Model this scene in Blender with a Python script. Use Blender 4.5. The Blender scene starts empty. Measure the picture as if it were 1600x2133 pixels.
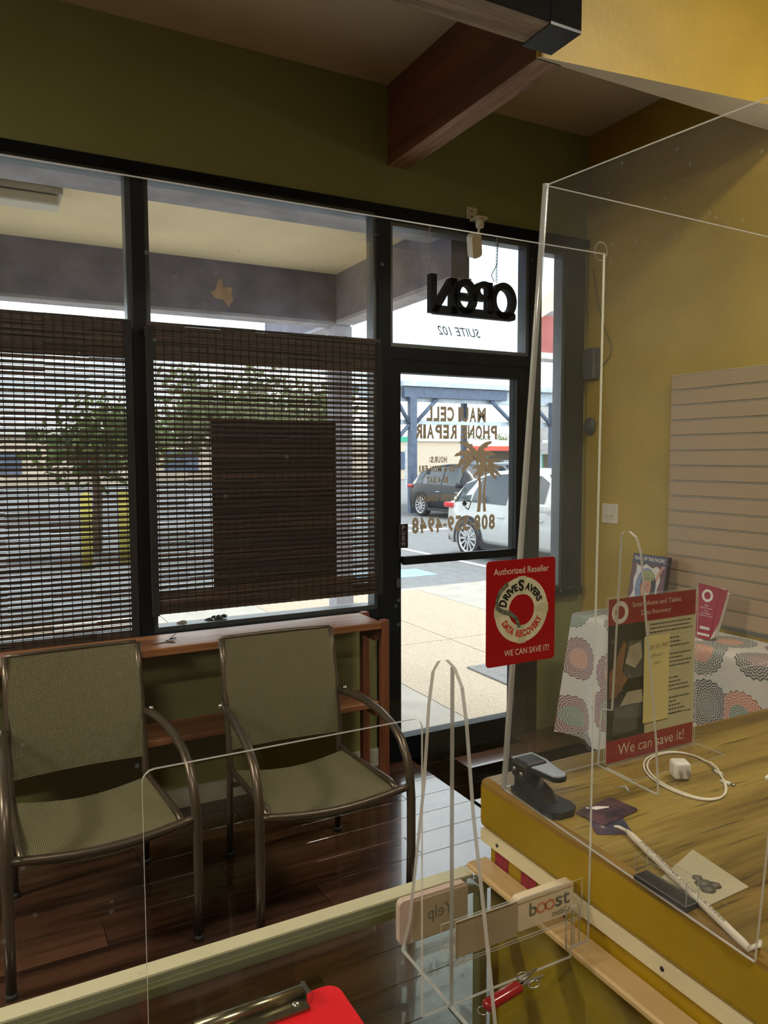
import bpy, bmesh, math, random
from mathutils import Vector, Matrix
random.seed(7)
PI = math.pi
sc = bpy.context.scene
COL = sc.collection

# ------------------------------------------------------------------ camera, sky, sun, exposure
cam = bpy.data.cameras.new('camera')
cam_o = bpy.data.objects.new('camera', cam)
COL.objects.link(cam_o)
yaw, pit, rol = math.radians(28.02), math.radians(-4.124), math.radians(-0.194)
fw = Vector((math.sin(yaw) * math.cos(pit), math.cos(yaw) * math.cos(pit), math.sin(pit)))
rt = fw.cross(Vector((0, 0, 1))).normalized()
up = rt.cross(fw)
rt2 = rt * math.cos(rol) + up * math.sin(rol)
up2 = up * math.cos(rol) - rt * math.sin(rol)
cam_o.matrix_world = Matrix(((rt2.x, up2.x, -fw.x, 0), (rt2.y, up2.y, -fw.y, 0), (rt2.z, up2.z, -fw.z, 1.62), (0, 0, 0, 1)))
cam.sensor_fit = 'HORIZONTAL'
cam.sensor_width = 36.0
cam.lens = 36.0 * 1577.66 / 1600.0
cam.clip_start = 0.02
cam.clip_end = 600
sc.camera = cam_o

SKY_STRENGTH = 2.6
world = bpy.data.worlds.new('sky')
sc.world = world
world.use_nodes = True
wn = world.node_tree
wn.nodes.clear()
w_out = wn.nodes.new('ShaderNodeOutputWorld')
w_bg = wn.nodes.new('ShaderNodeBackground')
w_tc = wn.nodes.new('ShaderNodeTexCoord')
w_mp = wn.nodes.new('ShaderNodeMapping')
w_mp.inputs['Scale'].default_value = (1.0, 1.0, 3.2)
w_no = wn.nodes.new('ShaderNodeTexNoise')
w_no.inputs['Scale'].default_value = 2.6
w_no.inputs['Detail'].default_value = 6
w_rp = wn.nodes.new('ShaderNodeValToRGB')
w_rp.color_ramp.elements[0].position = 0.36
w_rp.color_ramp.elements[0].color = (0.30, 0.40, 0.45, 1)
w_rp.color_ramp.elements[1].position = 0.60
w_rp.color_ramp.elements[1].color = (0.94, 1.0, 1.0, 1)
wn.links.new(w_tc.outputs['Generated'], w_mp.inputs['Vector'])
wn.links.new(w_mp.outputs['Vector'], w_no.inputs['Vector'])
wn.links.new(w_no.outputs['Fac'], w_rp.inputs['Fac'])
wn.links.new(w_rp.outputs['Color'], w_bg.inputs['Color'])
w_bg.inputs['Strength'].default_value = SKY_STRENGTH
wn.links.new(w_bg.outputs['Background'], w_out.inputs['Surface'])

sun = bpy.data.lights.new('sun', 'SUN')
sun.energy = 2.4
sun.angle = math.radians(18)
sun.color = (1.0, 0.95, 0.86)
sun_o = bpy.data.objects.new('sun', sun)
COL.objects.link(sun_o)
sun_o.rotation_euler = (math.radians(-13), math.radians(14), 0)   # high sun, a little before the shop front

vs = sc.view_settings
vs.view_transform = 'Standard'
vs.look = 'None'
vs.exposure = 0.5
vs.gamma = 1.0
vs.use_curve_mapping = False
sc.cycles.transparent_max_bounces = 26
sc.cycles.max_bounces = 6
sc.cycles.diffuse_bounces = 4
sc.cycles.glossy_bounces = 3
sc.cycles.caustics_reflective = False
sc.cycles.caustics_refractive = False
sc.cycles.sample_clamp_indirect = 6.0
sc.cycles.use_adaptive_sampling = True
sc.cycles.adaptive_threshold = 0.06

# ------------------------------------------------------------------ materials
MATS = {}


def new_mat(name):
    m = bpy.data.materials.new(name)
    m.use_nodes = True
    nt = m.node_tree
    nt.nodes.clear()
    out = nt.nodes.new('ShaderNodeOutputMaterial')
    MATS[name] = m
    return m, nt, out


def n(nt, t, **kw):
    x = nt.nodes.new(t)
    for k, v in kw.items():
        if k in x.inputs:
            x.inputs[k].default_value = v
        else:
            setattr(x, k, v)
    return x


def L(nt, a, b):
    nt.links.new(a, b)


def c4(c):
    return (c[0], c[1], c[2], 1.0)


def mixc(nt, fac, a, b, mode='MIX'):
    x = nt.nodes.new('ShaderNodeMix')
    x.data_type = 'RGBA'
    x.blend_type = mode
    for s, v in ((0, fac), (6, a), (7, b)):
        if hasattr(v, 'is_linked') or hasattr(v, 'links'):
            nt.links.new(v, x.inputs[s])
        else:
            x.inputs[s].default_value = v if s == 0 else c4(v)
    return x.outputs[2]


def math_n(nt, op, a, b=0.0, clamp=False):
    x = nt.nodes.new('ShaderNodeMath')
    x.operation = op
    x.use_clamp = clamp
    for i, v in ((0, a), (1, b)):
        if hasattr(v, 'links'):
            nt.links.new(v, x.inputs[i])
        else:
            x.inputs[i].default_value = v
    return x.outputs[0]


def pm(name, col, rough=0.6, metal=0.0, var=0.12, scale=6.0, bump=0.0, bscale=60.0, col2=None, spec=0.5, coat=0.0,
       stretch=(1, 1, 1), detail=5.0, bdist=0.01, lo=0.35, hi=0.65, rand=0.0, trans=0.0):
    """painted, plastic, paper, metal or stone surface: noise over two tones, optional relief"""
    m, nt, out = new_mat(name)
    b = n(nt, 'ShaderNodeBsdfPrincipled', Roughness=rough, Metallic=metal)
    b.inputs['Specular IOR Level'].default_value = spec
    b.inputs['Coat Weight'].default_value = coat
    tc = n(nt, 'ShaderNodeTexCoord')
    mp = n(nt, 'ShaderNodeMapping', Scale=stretch)
    L(nt, tc.outputs['Object'], mp.inputs['Vector'])
    no = n(nt, 'ShaderNodeTexNoise', Scale=scale, Detail=detail)
    L(nt, mp.outputs['Vector'], no.inputs['Vector'])
    rp = n(nt, 'ShaderNodeMapRange')
    rp.inputs[1].default_value = lo
    rp.inputs[2].default_value = hi
    L(nt, no.outputs['Fac'], rp.inputs[0])
    c2 = col2 if col2 else tuple(max(0, x * (1 - var)) for x in col)
    c1 = col if col2 else tuple(min(1, x * (1 + var * 0.6)) for x in col)
    colo = mixc(nt, rp.outputs[0], c2, c1)
    if rand:
        oi = n(nt, 'ShaderNodeObjectInfo')
        k = math_n(nt, 'MULTIPLY_ADD', oi.outputs['Random'], rand)
        nt.nodes[-1].inputs[2].default_value = 1.0 - rand * 0.5
        vm = n(nt, 'ShaderNodeVectorMath')
        vm.operation = 'SCALE'
        L(nt, colo, vm.inputs[0])
        L(nt, k, vm.inputs['Scale'])
        colo = vm.outputs[0]
    L(nt, colo, b.inputs['Base Color'])
    if bump:
        nb = n(nt, 'ShaderNodeTexNoise', Scale=bscale, Detail=4.0)
        L(nt, mp.outputs['Vector'], nb.inputs['Vector'])
        bu = n(nt, 'ShaderNodeBump', Strength=bump, Distance=bdist)
        L(nt, nb.outputs['Fac'], bu.inputs['Height'])
        L(nt, bu.outputs['Normal'], b.inputs['Normal'])
    if trans:
        tl = n(nt, 'ShaderNodeBsdfTranslucent')
        L(nt, colo, tl.inputs['Color'])
        mx = n(nt, 'ShaderNodeMixShader', Fac=trans)
        L(nt, b.outputs[0], mx.inputs[1])
        L(nt, tl.outputs[0], mx.inputs[2])
        L(nt, mx.outputs[0], out.inputs['Surface'])
    else:
        L(nt, b.outputs[0], out.inputs['Surface'])
    return m


def wood(name, dark, light, axis='X', scale=14.0, rough=0.5, bump=0.15, ring=1.0, rand=0.0, coat=0.0, fine=9.0, spec=0.5, pores=0.0):
    """stained timber with grain along one axis"""
    m, nt, out = new_mat(name)
    b = n(nt, 'ShaderNodeBsdfPrincipled', Roughness=rough)
    b.inputs['Coat Weight'].default_value = coat
    b.inputs['Specular IOR Level'].default_value = spec
    tc = n(nt, 'ShaderNodeTexCoord')
    s = {'X': (0.06, 1, 1), 'Y': (1, 0.06, 1), 'Z': (1, 1, 0.06)}[axis]
    mp = n(nt, 'ShaderNodeMapping', Scale=s)
    vec = tc.outputs['Object']
    if rand:
        oi = n(nt, 'ShaderNodeObjectInfo')
        vm = n(nt, 'ShaderNodeVectorMath')
        vm.operation = 'ADD'
        cb = n(nt, 'ShaderNodeCombineXYZ')
        for i in range(3):
            L(nt, math_n(nt, 'MULTIPLY', oi.outputs['Random'], 37.0 + 11 * i), cb.inputs[i])
        L(nt, vec, vm.inputs[0])
        L(nt, cb.outputs[0], vm.inputs[1])
        vec = vm.outputs[0]
    L(nt, vec, mp.inputs['Vector'])
    n1 = n(nt, 'ShaderNodeTexNoise', Scale=scale, Detail=6.0, Distortion=0.6 * ring)
    n2 = n(nt, 'ShaderNodeTexNoise', Scale=scale * fine, Detail=3.0)
    L(nt, mp.outputs[0], n1.inputs['Vector'])
    L(nt, mp.outputs[0], n2.inputs['Vector'])
    a = math_n(nt, 'MULTIPLY', n1.outputs['Fac'], 0.72)
    f = math_n(nt, 'ADD', a, math_n(nt, 'MULTIPLY', n2.outputs['Fac'], 0.28))
    rp = n(nt, 'ShaderNodeValToRGB')
    e = rp.color_ramp.elements
    e[0].position, e[0].color = 0.38, c4(dark)
    e[1].position, e[1].color = 0.60, c4(light)
    L(nt, f, rp.inputs['Fac'])
    colo = rp.outputs['Color']
    if pores:
        n3 = n(nt, 'ShaderNodeTexNoise', Scale=scale * 11.0, Detail=2.0)
        L(nt, mp.outputs[0], n3.inputs['Vector'])
        pr = n(nt, 'ShaderNodeMapRange')
        pr.inputs[1].default_value = 0.60
        pr.inputs[2].default_value = 0.68
        L(nt, n3.outputs['Fac'], pr.inputs[0])
        colo = mixc(nt, math_n(nt, 'MULTIPLY', pr.outputs[0], pores), colo, tuple(x * 0.35 for x in dark))
    if rand:
        k = math_n(nt, 'MULTIPLY_ADD', oi.outputs['Random'], rand)
        nt.nodes[-1].inputs[2].default_value = 1.0 - rand * 0.5
        vm2 = n(nt, 'ShaderNodeVectorMath')
        vm2.operation = 'SCALE'
        L(nt, colo, vm2.inputs[0])
        L(nt, k, vm2.inputs['Scale'])
        colo = vm2.outputs[0]
    L(nt, colo, b.inputs['Base Color'])
    bu = n(nt, 'ShaderNodeBump', Strength=bump, Distance=0.004)
    L(nt, n2.outputs['Fac'], bu.inputs['Height'])
    L(nt, bu.outputs['Normal'], b.inputs['Normal'])
    L(nt, b.outputs[0], out.inputs['Surface'])
    return m


def clear(name, haze=0.02, tint=(1, 1, 1), hazecol=(0.85, 0.9, 1.0), refl=1.0, dust=0.5, dscale=3.0, rough=0.02, specks=0.0):
    """acrylic or glass sheet: sees through, mirrors by angle, carries a film of dust and smears"""
    m, nt, out = new_mat(name)
    tr = n(nt, 'ShaderNodeBsdfTransparent', Color=c4(tint))
    gl = n(nt, 'ShaderNodeBsdfGlossy', Roughness=rough)
    ge = n(nt, 'ShaderNodeNewGeometry')
    dt = n(nt, 'ShaderNodeVectorMath')
    dt.operation = 'DOT_PRODUCT'
    L(nt, ge.outputs['Incoming'], dt.inputs[0])
    L(nt, ge.outputs['Normal'], dt.inputs[1])
    inv = math_n(nt, 'SUBTRACT', 1.0, math_n(nt, 'ABSOLUTE', dt.outputs['Value']), True)
    schlick = math_n(nt, 'MULTIPLY_ADD', math_n(nt, 'POWER', inv, 5.0), 0.96 * refl)
    schlick.node.inputs[2].default_value = 0.035 * refl
    mx = n(nt, 'ShaderNodeMixShader')
    L(nt, schlick, mx.inputs[0])
    L(nt, tr.outputs[0], mx.inputs[1])
    L(nt, gl.outputs[0], mx.inputs[2])
    last = mx.outputs[0]
    if haze:
        tc = n(nt, 'ShaderNodeTexCoord')
        no = n(nt, 'ShaderNodeTexNoise', Scale=dscale, Detail=2.0, Roughness=0.6)
        L(nt, tc.outputs['Object'], no.inputs['Vector'])
        rp = n(nt, 'ShaderNodeMapRange')
        rp.inputs[1].default_value = 0.35
        rp.inputs[2].default_value = 0.75
        rp.inputs[3].default_value = 1.0 - dust
        rp.inputs[4].default_value = 1.0 + dust
        L(nt, no.outputs['Fac'], rp.inputs[0])
        hz = math_n(nt, 'MULTIPLY', rp.outputs[0], haze)
        if specks:
            vo = n(nt, 'ShaderNodeTexVoronoi', Scale=34.0, Randomness=1.0)
            L(nt, tc.outputs['Object'], vo.inputs['Vector'])
            sp = math_n(nt, 'LESS_THAN', vo.outputs['Distance'], 0.075)
            sp = math_n(nt, 'MULTIPLY', sp, math_n(nt, 'GREATER_THAN', no.outputs['Fac'], 0.47))
            hz = math_n(nt, 'ADD', hz, math_n(nt, 'MULTIPLY', sp, specks), clamp=True)
        tl = n(nt, 'ShaderNodeBsdfTranslucent', Color=c4(hazecol))
        df = n(nt, 'ShaderNodeBsdfDiffuse', Color=c4(hazecol))
        m2 = n(nt, 'ShaderNodeMixShader', Fac=0.5)
        L(nt, df.outputs[0], m2.inputs[1])
        L(nt, tl.outputs[0], m2.inputs[2])
        m3 = n(nt, 'ShaderNodeMixShader')
        L(nt, hz, m3.inputs[0])
        L(nt, last, m3.inputs[1])
        L(nt, m2.outputs[0], m3.inputs[2])
        last = m3.outputs[0]
    L(nt, last, out.inputs['Surface'])
    return m


def edge_mat(name, col, see=0.3):
    """cut acrylic edge: frosted, gathers light from both sides"""
    m, nt, out = new_mat(name)
    tl = n(nt, 'ShaderNodeBsdfTranslucent', Color=c4(col))
    df = n(nt, 'ShaderNodeBsdfDiffuse', Color=c4(col))
    gl = n(nt, 'ShaderNodeBsdfGlossy', Roughness=0.25)
    tr = n(nt, 'ShaderNodeBsdfTransparent')
    a = n(nt, 'ShaderNodeMixShader', Fac=0.5)
    L(nt, tl.outputs[0], a.inputs[1])
    L(nt, df.outputs[0], a.inputs[2])
    b = n(nt, 'ShaderNodeMixShader', Fac=0.35)
    L(nt, a.outputs[0], b.inputs[1])
    L(nt, gl.outputs[0], b.inputs[2])
    c = n(nt, 'ShaderNodeMixShader', Fac=see)
    L(nt, b.outputs[0], c.inputs[1])
    L(nt, tr.outputs[0], c.inputs[2])
    L(nt, c.outputs[0], out.inputs['Surface'])
    return m


def emit(name, col, s):
    m, nt, out = new_mat(name)
    e = n(nt, 'ShaderNodeEmission', Color=c4(col), Strength=s)
    L(nt, e.outputs[0], out.inputs['Surface'])
    return m


# room
pm('olive_paint', (0.22, 0.225, 0.085), 0.55, var=0.06, scale=2.0, bump=0.06, bscale=120)
pm('mustard_paint', (0.42, 0.285, 0.040), 0.5, var=0.14, scale=2.2, bump=0.35, bscale=26, bdist=0.006)
pm('tan_paint', (0.20, 0.16, 0.10), 0.6, var=0.08, scale=2.0)
pm('ceiling_paint', (0.66, 0.58, 0.47), 0.85, var=0.05, scale=1.5)
pm('white_paint', (0.80, 0.78, 0.72), 0.7, var=0.04)
pm('baseboard_paint', (0.50, 0.49, 0.40), 0.6, var=0.2, scale=9)
pm('black_frame', (0.006, 0.008, 0.011), 0.5, var=0.3, scale=5, spec=0.15)
pm('frame_grey', (0.10, 0.115, 0.13), 0.35, metal=0.5, var=0.1)
pm('black_beam', (0.006, 0.005, 0.005), 0.9, var=0.2, spec=0.1)
pm('dark_saddle', (0.03, 0.03, 0.032), 0.35, metal=0.3, var=0.2)
wood('beam_side', (0.045, 0.014, 0.009), (0.12, 0.04, 0.02), 'Y', 7, 0.45, 0.2)
wood('beam_under_lit', (0.22, 0.12, 0.08), (0.48, 0.32, 0.24), 'Y', 22, 0.6, 0.3, ring=2.5)  # paler than the beam sides: light from below put into the colour
wood('cross_under_lit', (0.24, 0.17, 0.13), (0.50, 0.42, 0.36), 'X', 24, 0.6, 0.3)  # wood tone raised to paint in light on the underside
wood('floor_wood', (0.022, 0.009, 0.005), (0.085, 0.038, 0.020), 'X', 9, 0.20, 0.14, ring=2.0, rand=0.5, coat=0.6, spec=0.8)
pm('floor_joint', (0.015, 0.008, 0.006), 0.6)
wood('cedar', (0.13, 0.045, 0.017), (0.31, 0.135, 0.052), 'X', 10, 0.4, 0.12, ring=2.5)
wood('cedar_dark', (0.10, 0.03, 0.015), (0.22, 0.075, 0.03), 'Z', 10, 0.5, 0.12)
wood('counter_top', (0.125, 0.078, 0.012), (0.33, 0.23, 0.050), 'X', 11, 0.28, 0.10, ring=1.2, spec=0.45, pores=0.8)
pm('counter_side', (0.36, 0.225, 0.005), 0.45, var=0.14, scale=4, bump=0.12, bscale=30)
pm('counter_edge', (0.22, 0.12, 0.012), 0.45, var=0.3, scale=10)
pm('cream_strip', (0.78, 0.68, 0.42), 0.45, var=0.05)
wood('pale_strip', (0.55, 0.36, 0.15), (0.70, 0.50, 0.25), 'Y', 8, 0.45, 0.06)
pm('aluminium_trim', (0.72, 0.68, 0.45), 0.35, metal=0.2, var=0.06)
pm('olive_trim', (0.28, 0.27, 0.14), 0.35, metal=0.5, var=0.1)
pm('plinth_paint', (0.10, 0.07, 0.05), 0.6)
# sheets
clear('window_glass', 0.010, hazecol=(0.8, 0.9, 1.0), refl=0.8, dust=0.8, dscale=4, specks=0.05)
clear('guard_acrylic', 0.020, hazecol=(0.78, 0.86, 0.97), refl=0.5, dust=0.75, dscale=2.2, specks=0.10)
clear('screen_acrylic', 0.0035, hazecol=(0.72, 0.84, 1.0), refl=0.4, dust=0.8, dscale=2.6, specks=0.10)
clear('fin_acrylic', 0.0, refl=0.2, dust=0.5)
clear('case_glass', 0.0, tint=(0.93, 0.96, 0.93), refl=1.1, dust=0.6, dscale=5)
clear('holder_acrylic', 0.0, refl=0.5)
clear('car_glass', 0.0, tint=(0.10, 0.14, 0.17), refl=1.0)
edge_mat('acrylic_edge', (0.90, 0.93, 0.92), 0.12)
edge_mat('corner_acrylic', (0.85, 0.88, 0.90), 0.45)
edge_mat('acrylic_edge_dim', (0.62, 0.66, 0.66), 0.35)
# blinds, chairs
wood('slat_wood', (0.012, 0.007, 0.005), (0.046, 0.024, 0.014), 'X', 12, 0.55, 0.2, rand=0.8)
wood('reed_wood', (0.016, 0.010, 0.007), (0.058, 0.036, 0.022), 'X', 22, 0.6, 0.2)
pm('thread', (0.012, 0.010, 0.009), 0.9)
pm('binding', (0.010, 0.010, 0.012), 0.9)
pm('chair_metal', (0.11, 0.085, 0.06), 0.33, metal=0.55, var=0.1)
pm('chair_foot', (0.02, 0.02, 0.02), 0.6)
pm('chrome', (0.75, 0.75, 0.75), 0.2, metal=1.0, var=0.05)
# exterior
pm('soffit_paint', (0.90, 0.77, 0.52), 0.8, var=0.12, scale=1.2, bump=0.05, bscale=20)
pm('fascia_paint', (0.20, 0.185, 0.245), 0.75, var=0.25, scale=5, bump=0.2, bscale=30)
pm('fascia_light', (0.42, 0.41, 0.47), 0.75, var=0.2, scale=6)
pm('peeled', (0.45, 0.30, 0.20), 0.9, var=0.2, scale=20)
pm('concrete', (0.30, 0.285, 0.255), 0.85, var=0.12, scale=4, bump=0.2, bscale=90)
pm('aggregate', (0.37, 0.31, 0.235), 0.85, col2=(0.15, 0.12, 0.09), scale=120, detail=2, lo=0.32, hi=0.5, bump=0.4, bscale=90)
pm('asphalt', (0.15, 0.16, 0.17), 0.9, var=0.15, scale=8, bump=0.3, bscale=120)
pm('line_white', (0.8, 0.8, 0.78), 0.8, var=0.1)
pm('line_blue', (0.22, 0.50, 0.72), 0.8, var=0.25, scale=8)
pm('mat_grey', (0.16, 0.16, 0.16), 0.95, var=0.2, scale=40)
pm('car_white', (0.5, 0.51, 0.51), 0.25, var=0.02, coat=0.6)
pm('car_black', (0.008, 0.010, 0.016), 0.35, var=0.1, coat=0.1, spec=0.3)
pm('car_silver', (0.42, 0.45, 0.49), 0.3, metal=0.5, var=0.05, coat=0.5)
pm('tyre', (0.02, 0.02, 0.022), 0.8)
pm('alloy', (0.62, 0.63, 0.65), 0.3, metal=0.6)
pm('tail_red', (0.60, 0.02, 0.03), 0.2)
pm('steel_blue', (0.10, 0.14, 0.22), 0.6, var=0.2)
pm('steel_pale', (0.50, 0.58, 0.66), 0.5, metal=0.3, var=0.15)
pm('beige_wall', (0.70, 0.58, 0.45), 0.85, var=0.05)
pm('red_band', (0.75, 0.10, 0.06), 0.6)
pm('orange_sign', (0.85, 0.35, 0.12), 0.6)
pm('green_paint', (0.05, 0.45, 0.30), 0.6)
pm('sign_grey', (0.55, 0.52, 0.52), 0.6, var=0.2, scale=6)
pm('red_wall', (0.42, 0.12, 0.12), 0.8, var=0.2, scale=3)
pm('leaf', (0.12, 0.17, 0.05), 0.6, var=0.5, scale=2.0, trans=0.45)
pm('leaf_pale', (0.26, 0.29, 0.15), 0.6, var=0.4, scale=2.0, trans=0.45)
pm('bark', (0.12, 0.08, 0.05), 0.9)
pm('yellow_post', (0.42, 0.36, 0.05), 0.6)
# small things
pm('black_plastic', (0.010, 0.011, 0.014), 0.35, var=0.1)
pm('neon_black', (0.005, 0.006, 0.009), 0.7, var=0.1, spec=0.2)
pm('white_plastic', (0.72, 0.69, 0.60), 0.4, var=0.04)
pm('ivory_plastic', (0.66, 0.60, 0.46), 0.4, var=0.04)
pm('cable_white', (0.72, 0.66, 0.52), 0.45, var=0.04)
pm('vinyl', (0.50, 0.43, 0.33), 0.6, var=0.1)
pm('vinyl_dark', (0.05, 0.05, 0.05), 0.6)
pm('ink_black', (0.012, 0.012, 0.012), 0.6)
pm('ink_grey', (0.07, 0.075, 0.05), 0.7)
pm('letter_cream', (0.72, 0.62, 0.46), 0.5, var=0.03)
pm('letter_white', (0.80, 0.76, 0.68), 0.5, var=0.03)
pm('push_letter', (0.45, 0.46, 0.46), 0.5)
pm('sticker_red', (0.40, 0.004, 0.010), 0.35, var=0.05)
pm('sign_red', (0.33, 0.012, 0.022), 0.25, var=0.05)
pm('ring_cream', (0.72, 0.68, 0.44), 0.5, var=0.12, scale=30)
pm('ring_band', (0.60, 0.57, 0.36), 0.5, var=0.1, scale=30)
pm('ring_red', (0.60, 0.05, 0.03), 0.5)
pm('rope_grey', (0.14, 0.15, 0.10), 0.8, var=0.6, scale=220)
pm('sheet_cream', (0.62, 0.60, 0.38), 0.5, var=0.04)
pm('photo_dark', (0.018, 0.020, 0.016), 0.3, var=0.4, scale=20)
pm('photo_skin', (0.30, 0.15, 0.07), 0.4, var=0.35, scale=25)
pm('photo_pale', (0.50, 0.46, 0.34), 0.4, var=0.2, scale=40)
pm('photo_grey', (0.10, 0.11, 0.10), 0.4, var=0.3, scale=30)
pm('note_yellow', (0.70, 0.62, 0.27), 0.7, var=0.04)
pm('clip_red', (0.72, 0.012, 0.018), 0.4, var=0.03)
pm('clip_metal', (0.25, 0.23, 0.15), 0.25, metal=0.9)
pm('knife_red', (0.26, 0.006, 0.010), 0.2, var=0.1, coat=0.5)
pm('steel', (0.45, 0.45, 0.44), 0.25, metal=0.9)
pm('lever_steel', (0.50, 0.58, 0.68), 0.3, metal=0.35, var=0.15, scale=60)  # blue tint stands in for sky reflected in the lever
pm('card_dark', (0.025, 0.020, 0.030), 0.3, col2=(0.16, 0.07, 0.08), scale=30)
pm('card_blue', (0.03, 0.045, 0.08), 0.3, col2=(0.12, 0.07, 0.10), scale=26)
pm('straw_paper', (0.66, 0.60, 0.48), 0.7, var=0.05)
pm('sachet', (0.42, 0.38, 0.24), 0.6, var=0.06)
pm('sachet_grey', (0.12, 0.11, 0.08), 0.5)
pm('plaque_wood', (0.72, 0.60, 0.40), 0.5, var=0.05)
pm('plaque_pink', (0.55, 0.42, 0.34), 0.6, var=0.08)
pm('card_tan', (0.40, 0.32, 0.19), 0.7, var=0.08)
pm('boost_orange', (0.62, 0.20, 0.09), 0.5)
pm('boost_grey', (0.13, 0.13, 0.09), 0.5)
pm('glue', (0.45, 0.28, 0.12), 0.5, var=0.3, scale=80)
pm('maroon_fabric', (0.26, 0.012, 0.035), 0.7, var=0.3, scale=120)
pm('slat_tan', (0.42, 0.30, 0.19), 0.5, var=0.05, scale=3)
pm('slat_groove', (0.60, 0.56, 0.45), 0.4, metal=0.3)
pm('slat_groove_dark', (0.16, 0.15, 0.13), 0.5)
pm('brochure_red', (0.34, 0.02, 0.05), 0.4, var=0.06)
pm('paper_white', (0.72, 0.69, 0.62), 0.7, var=0.04)
pm('navy_print', (0.04, 0.04, 0.085), 0.4, var=0.2, scale=30)
pm('maroon_print', (0.12, 0.035, 0.05), 0.4, var=0.2, scale=30)
pm('skin_print', (0.55, 0.25, 0.17), 0.5, var=0.15, scale=30)
pm('hair_print', (0.02, 0.02, 0.02), 0.5)
pm('leafy_print', (0.32, 0.34, 0.14), 0.5, var=0.5, scale=90)
pm('petal_print', (0.66, 0.64, 0.60), 0.5, var=0.2, scale=80)
pm('blue_print', (0.20, 0.26, 0.42), 0.5, var=0.3, scale=40)
pm('poster_back', (0.055, 0.05, 0.05), 0.8, var=0.25, scale=4)
pm('grey_box', (0.05, 0.055, 0.07), 0.5)
pm('table_white', (0.60, 0.58, 0.54), 0.5)
pm('rock', (0.50, 0.46, 0.34), 0.8, var=0.3, scale=60)
pm('ash_dark', (0.02, 0.02, 0.02), 0.3)
pm('wire', (0.04, 0.035, 0.03), 0.6)
pm('bracket_white', (0.62, 0.57, 0.46), 0.5, var=0.05)
emit('fill_glow', (1.0, 0.93, 0.78), 4.0)  # glow of the added fill lights
emit('fill_glow_side', (1.0, 0.93, 0.78), 85.0)  # stronger glow, added to lift the front wall and ceiling
emit('fill_tube_glow', (1.0, 0.92, 0.75), 6.0)  # glow of the added wall tube


def sling_mat():
    m, nt, out = new_mat('sling_mesh')
    b = n(nt, 'ShaderNodeBsdfPrincipled', Roughness=0.7)
    uv = n(nt, 'ShaderNodeUVMap')
    sp = n(nt, 'ShaderNodeSeparateXYZ')
    L(nt, uv.outputs[0], sp.inputs[0])
    a = math_n(nt, 'SINE', math_n(nt, 'MULTIPLY', sp.outputs[0], 2 * PI / 0.0062))
    c = math_n(nt, 'SINE', math_n(nt, 'MULTIPLY', sp.outputs[1], 2 * PI / 0.0062))
    f = math_n(nt, 'MAXIMUM', a, c)
    r = n(nt, 'ShaderNodeMapRange')
    r.inputs[1].default_value = -0.3
    r.inputs[2].default_value = 0.6
    L(nt, f, r.inputs[0])
    L(nt, mixc(nt, r.outputs[0], (0.022, 0.019, 0.009), (0.20, 0.178, 0.088)), b.inputs['Base Color'])
    bu = n(nt, 'ShaderNodeBump', Strength=0.5, Distance=0.002)
    L(nt, f, bu.inputs['Height'])
    L(nt, bu.outputs[0], b.inputs['Normal'])
    L(nt, b.outputs[0], out.inputs['Surface'])


sling_mat()


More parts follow.
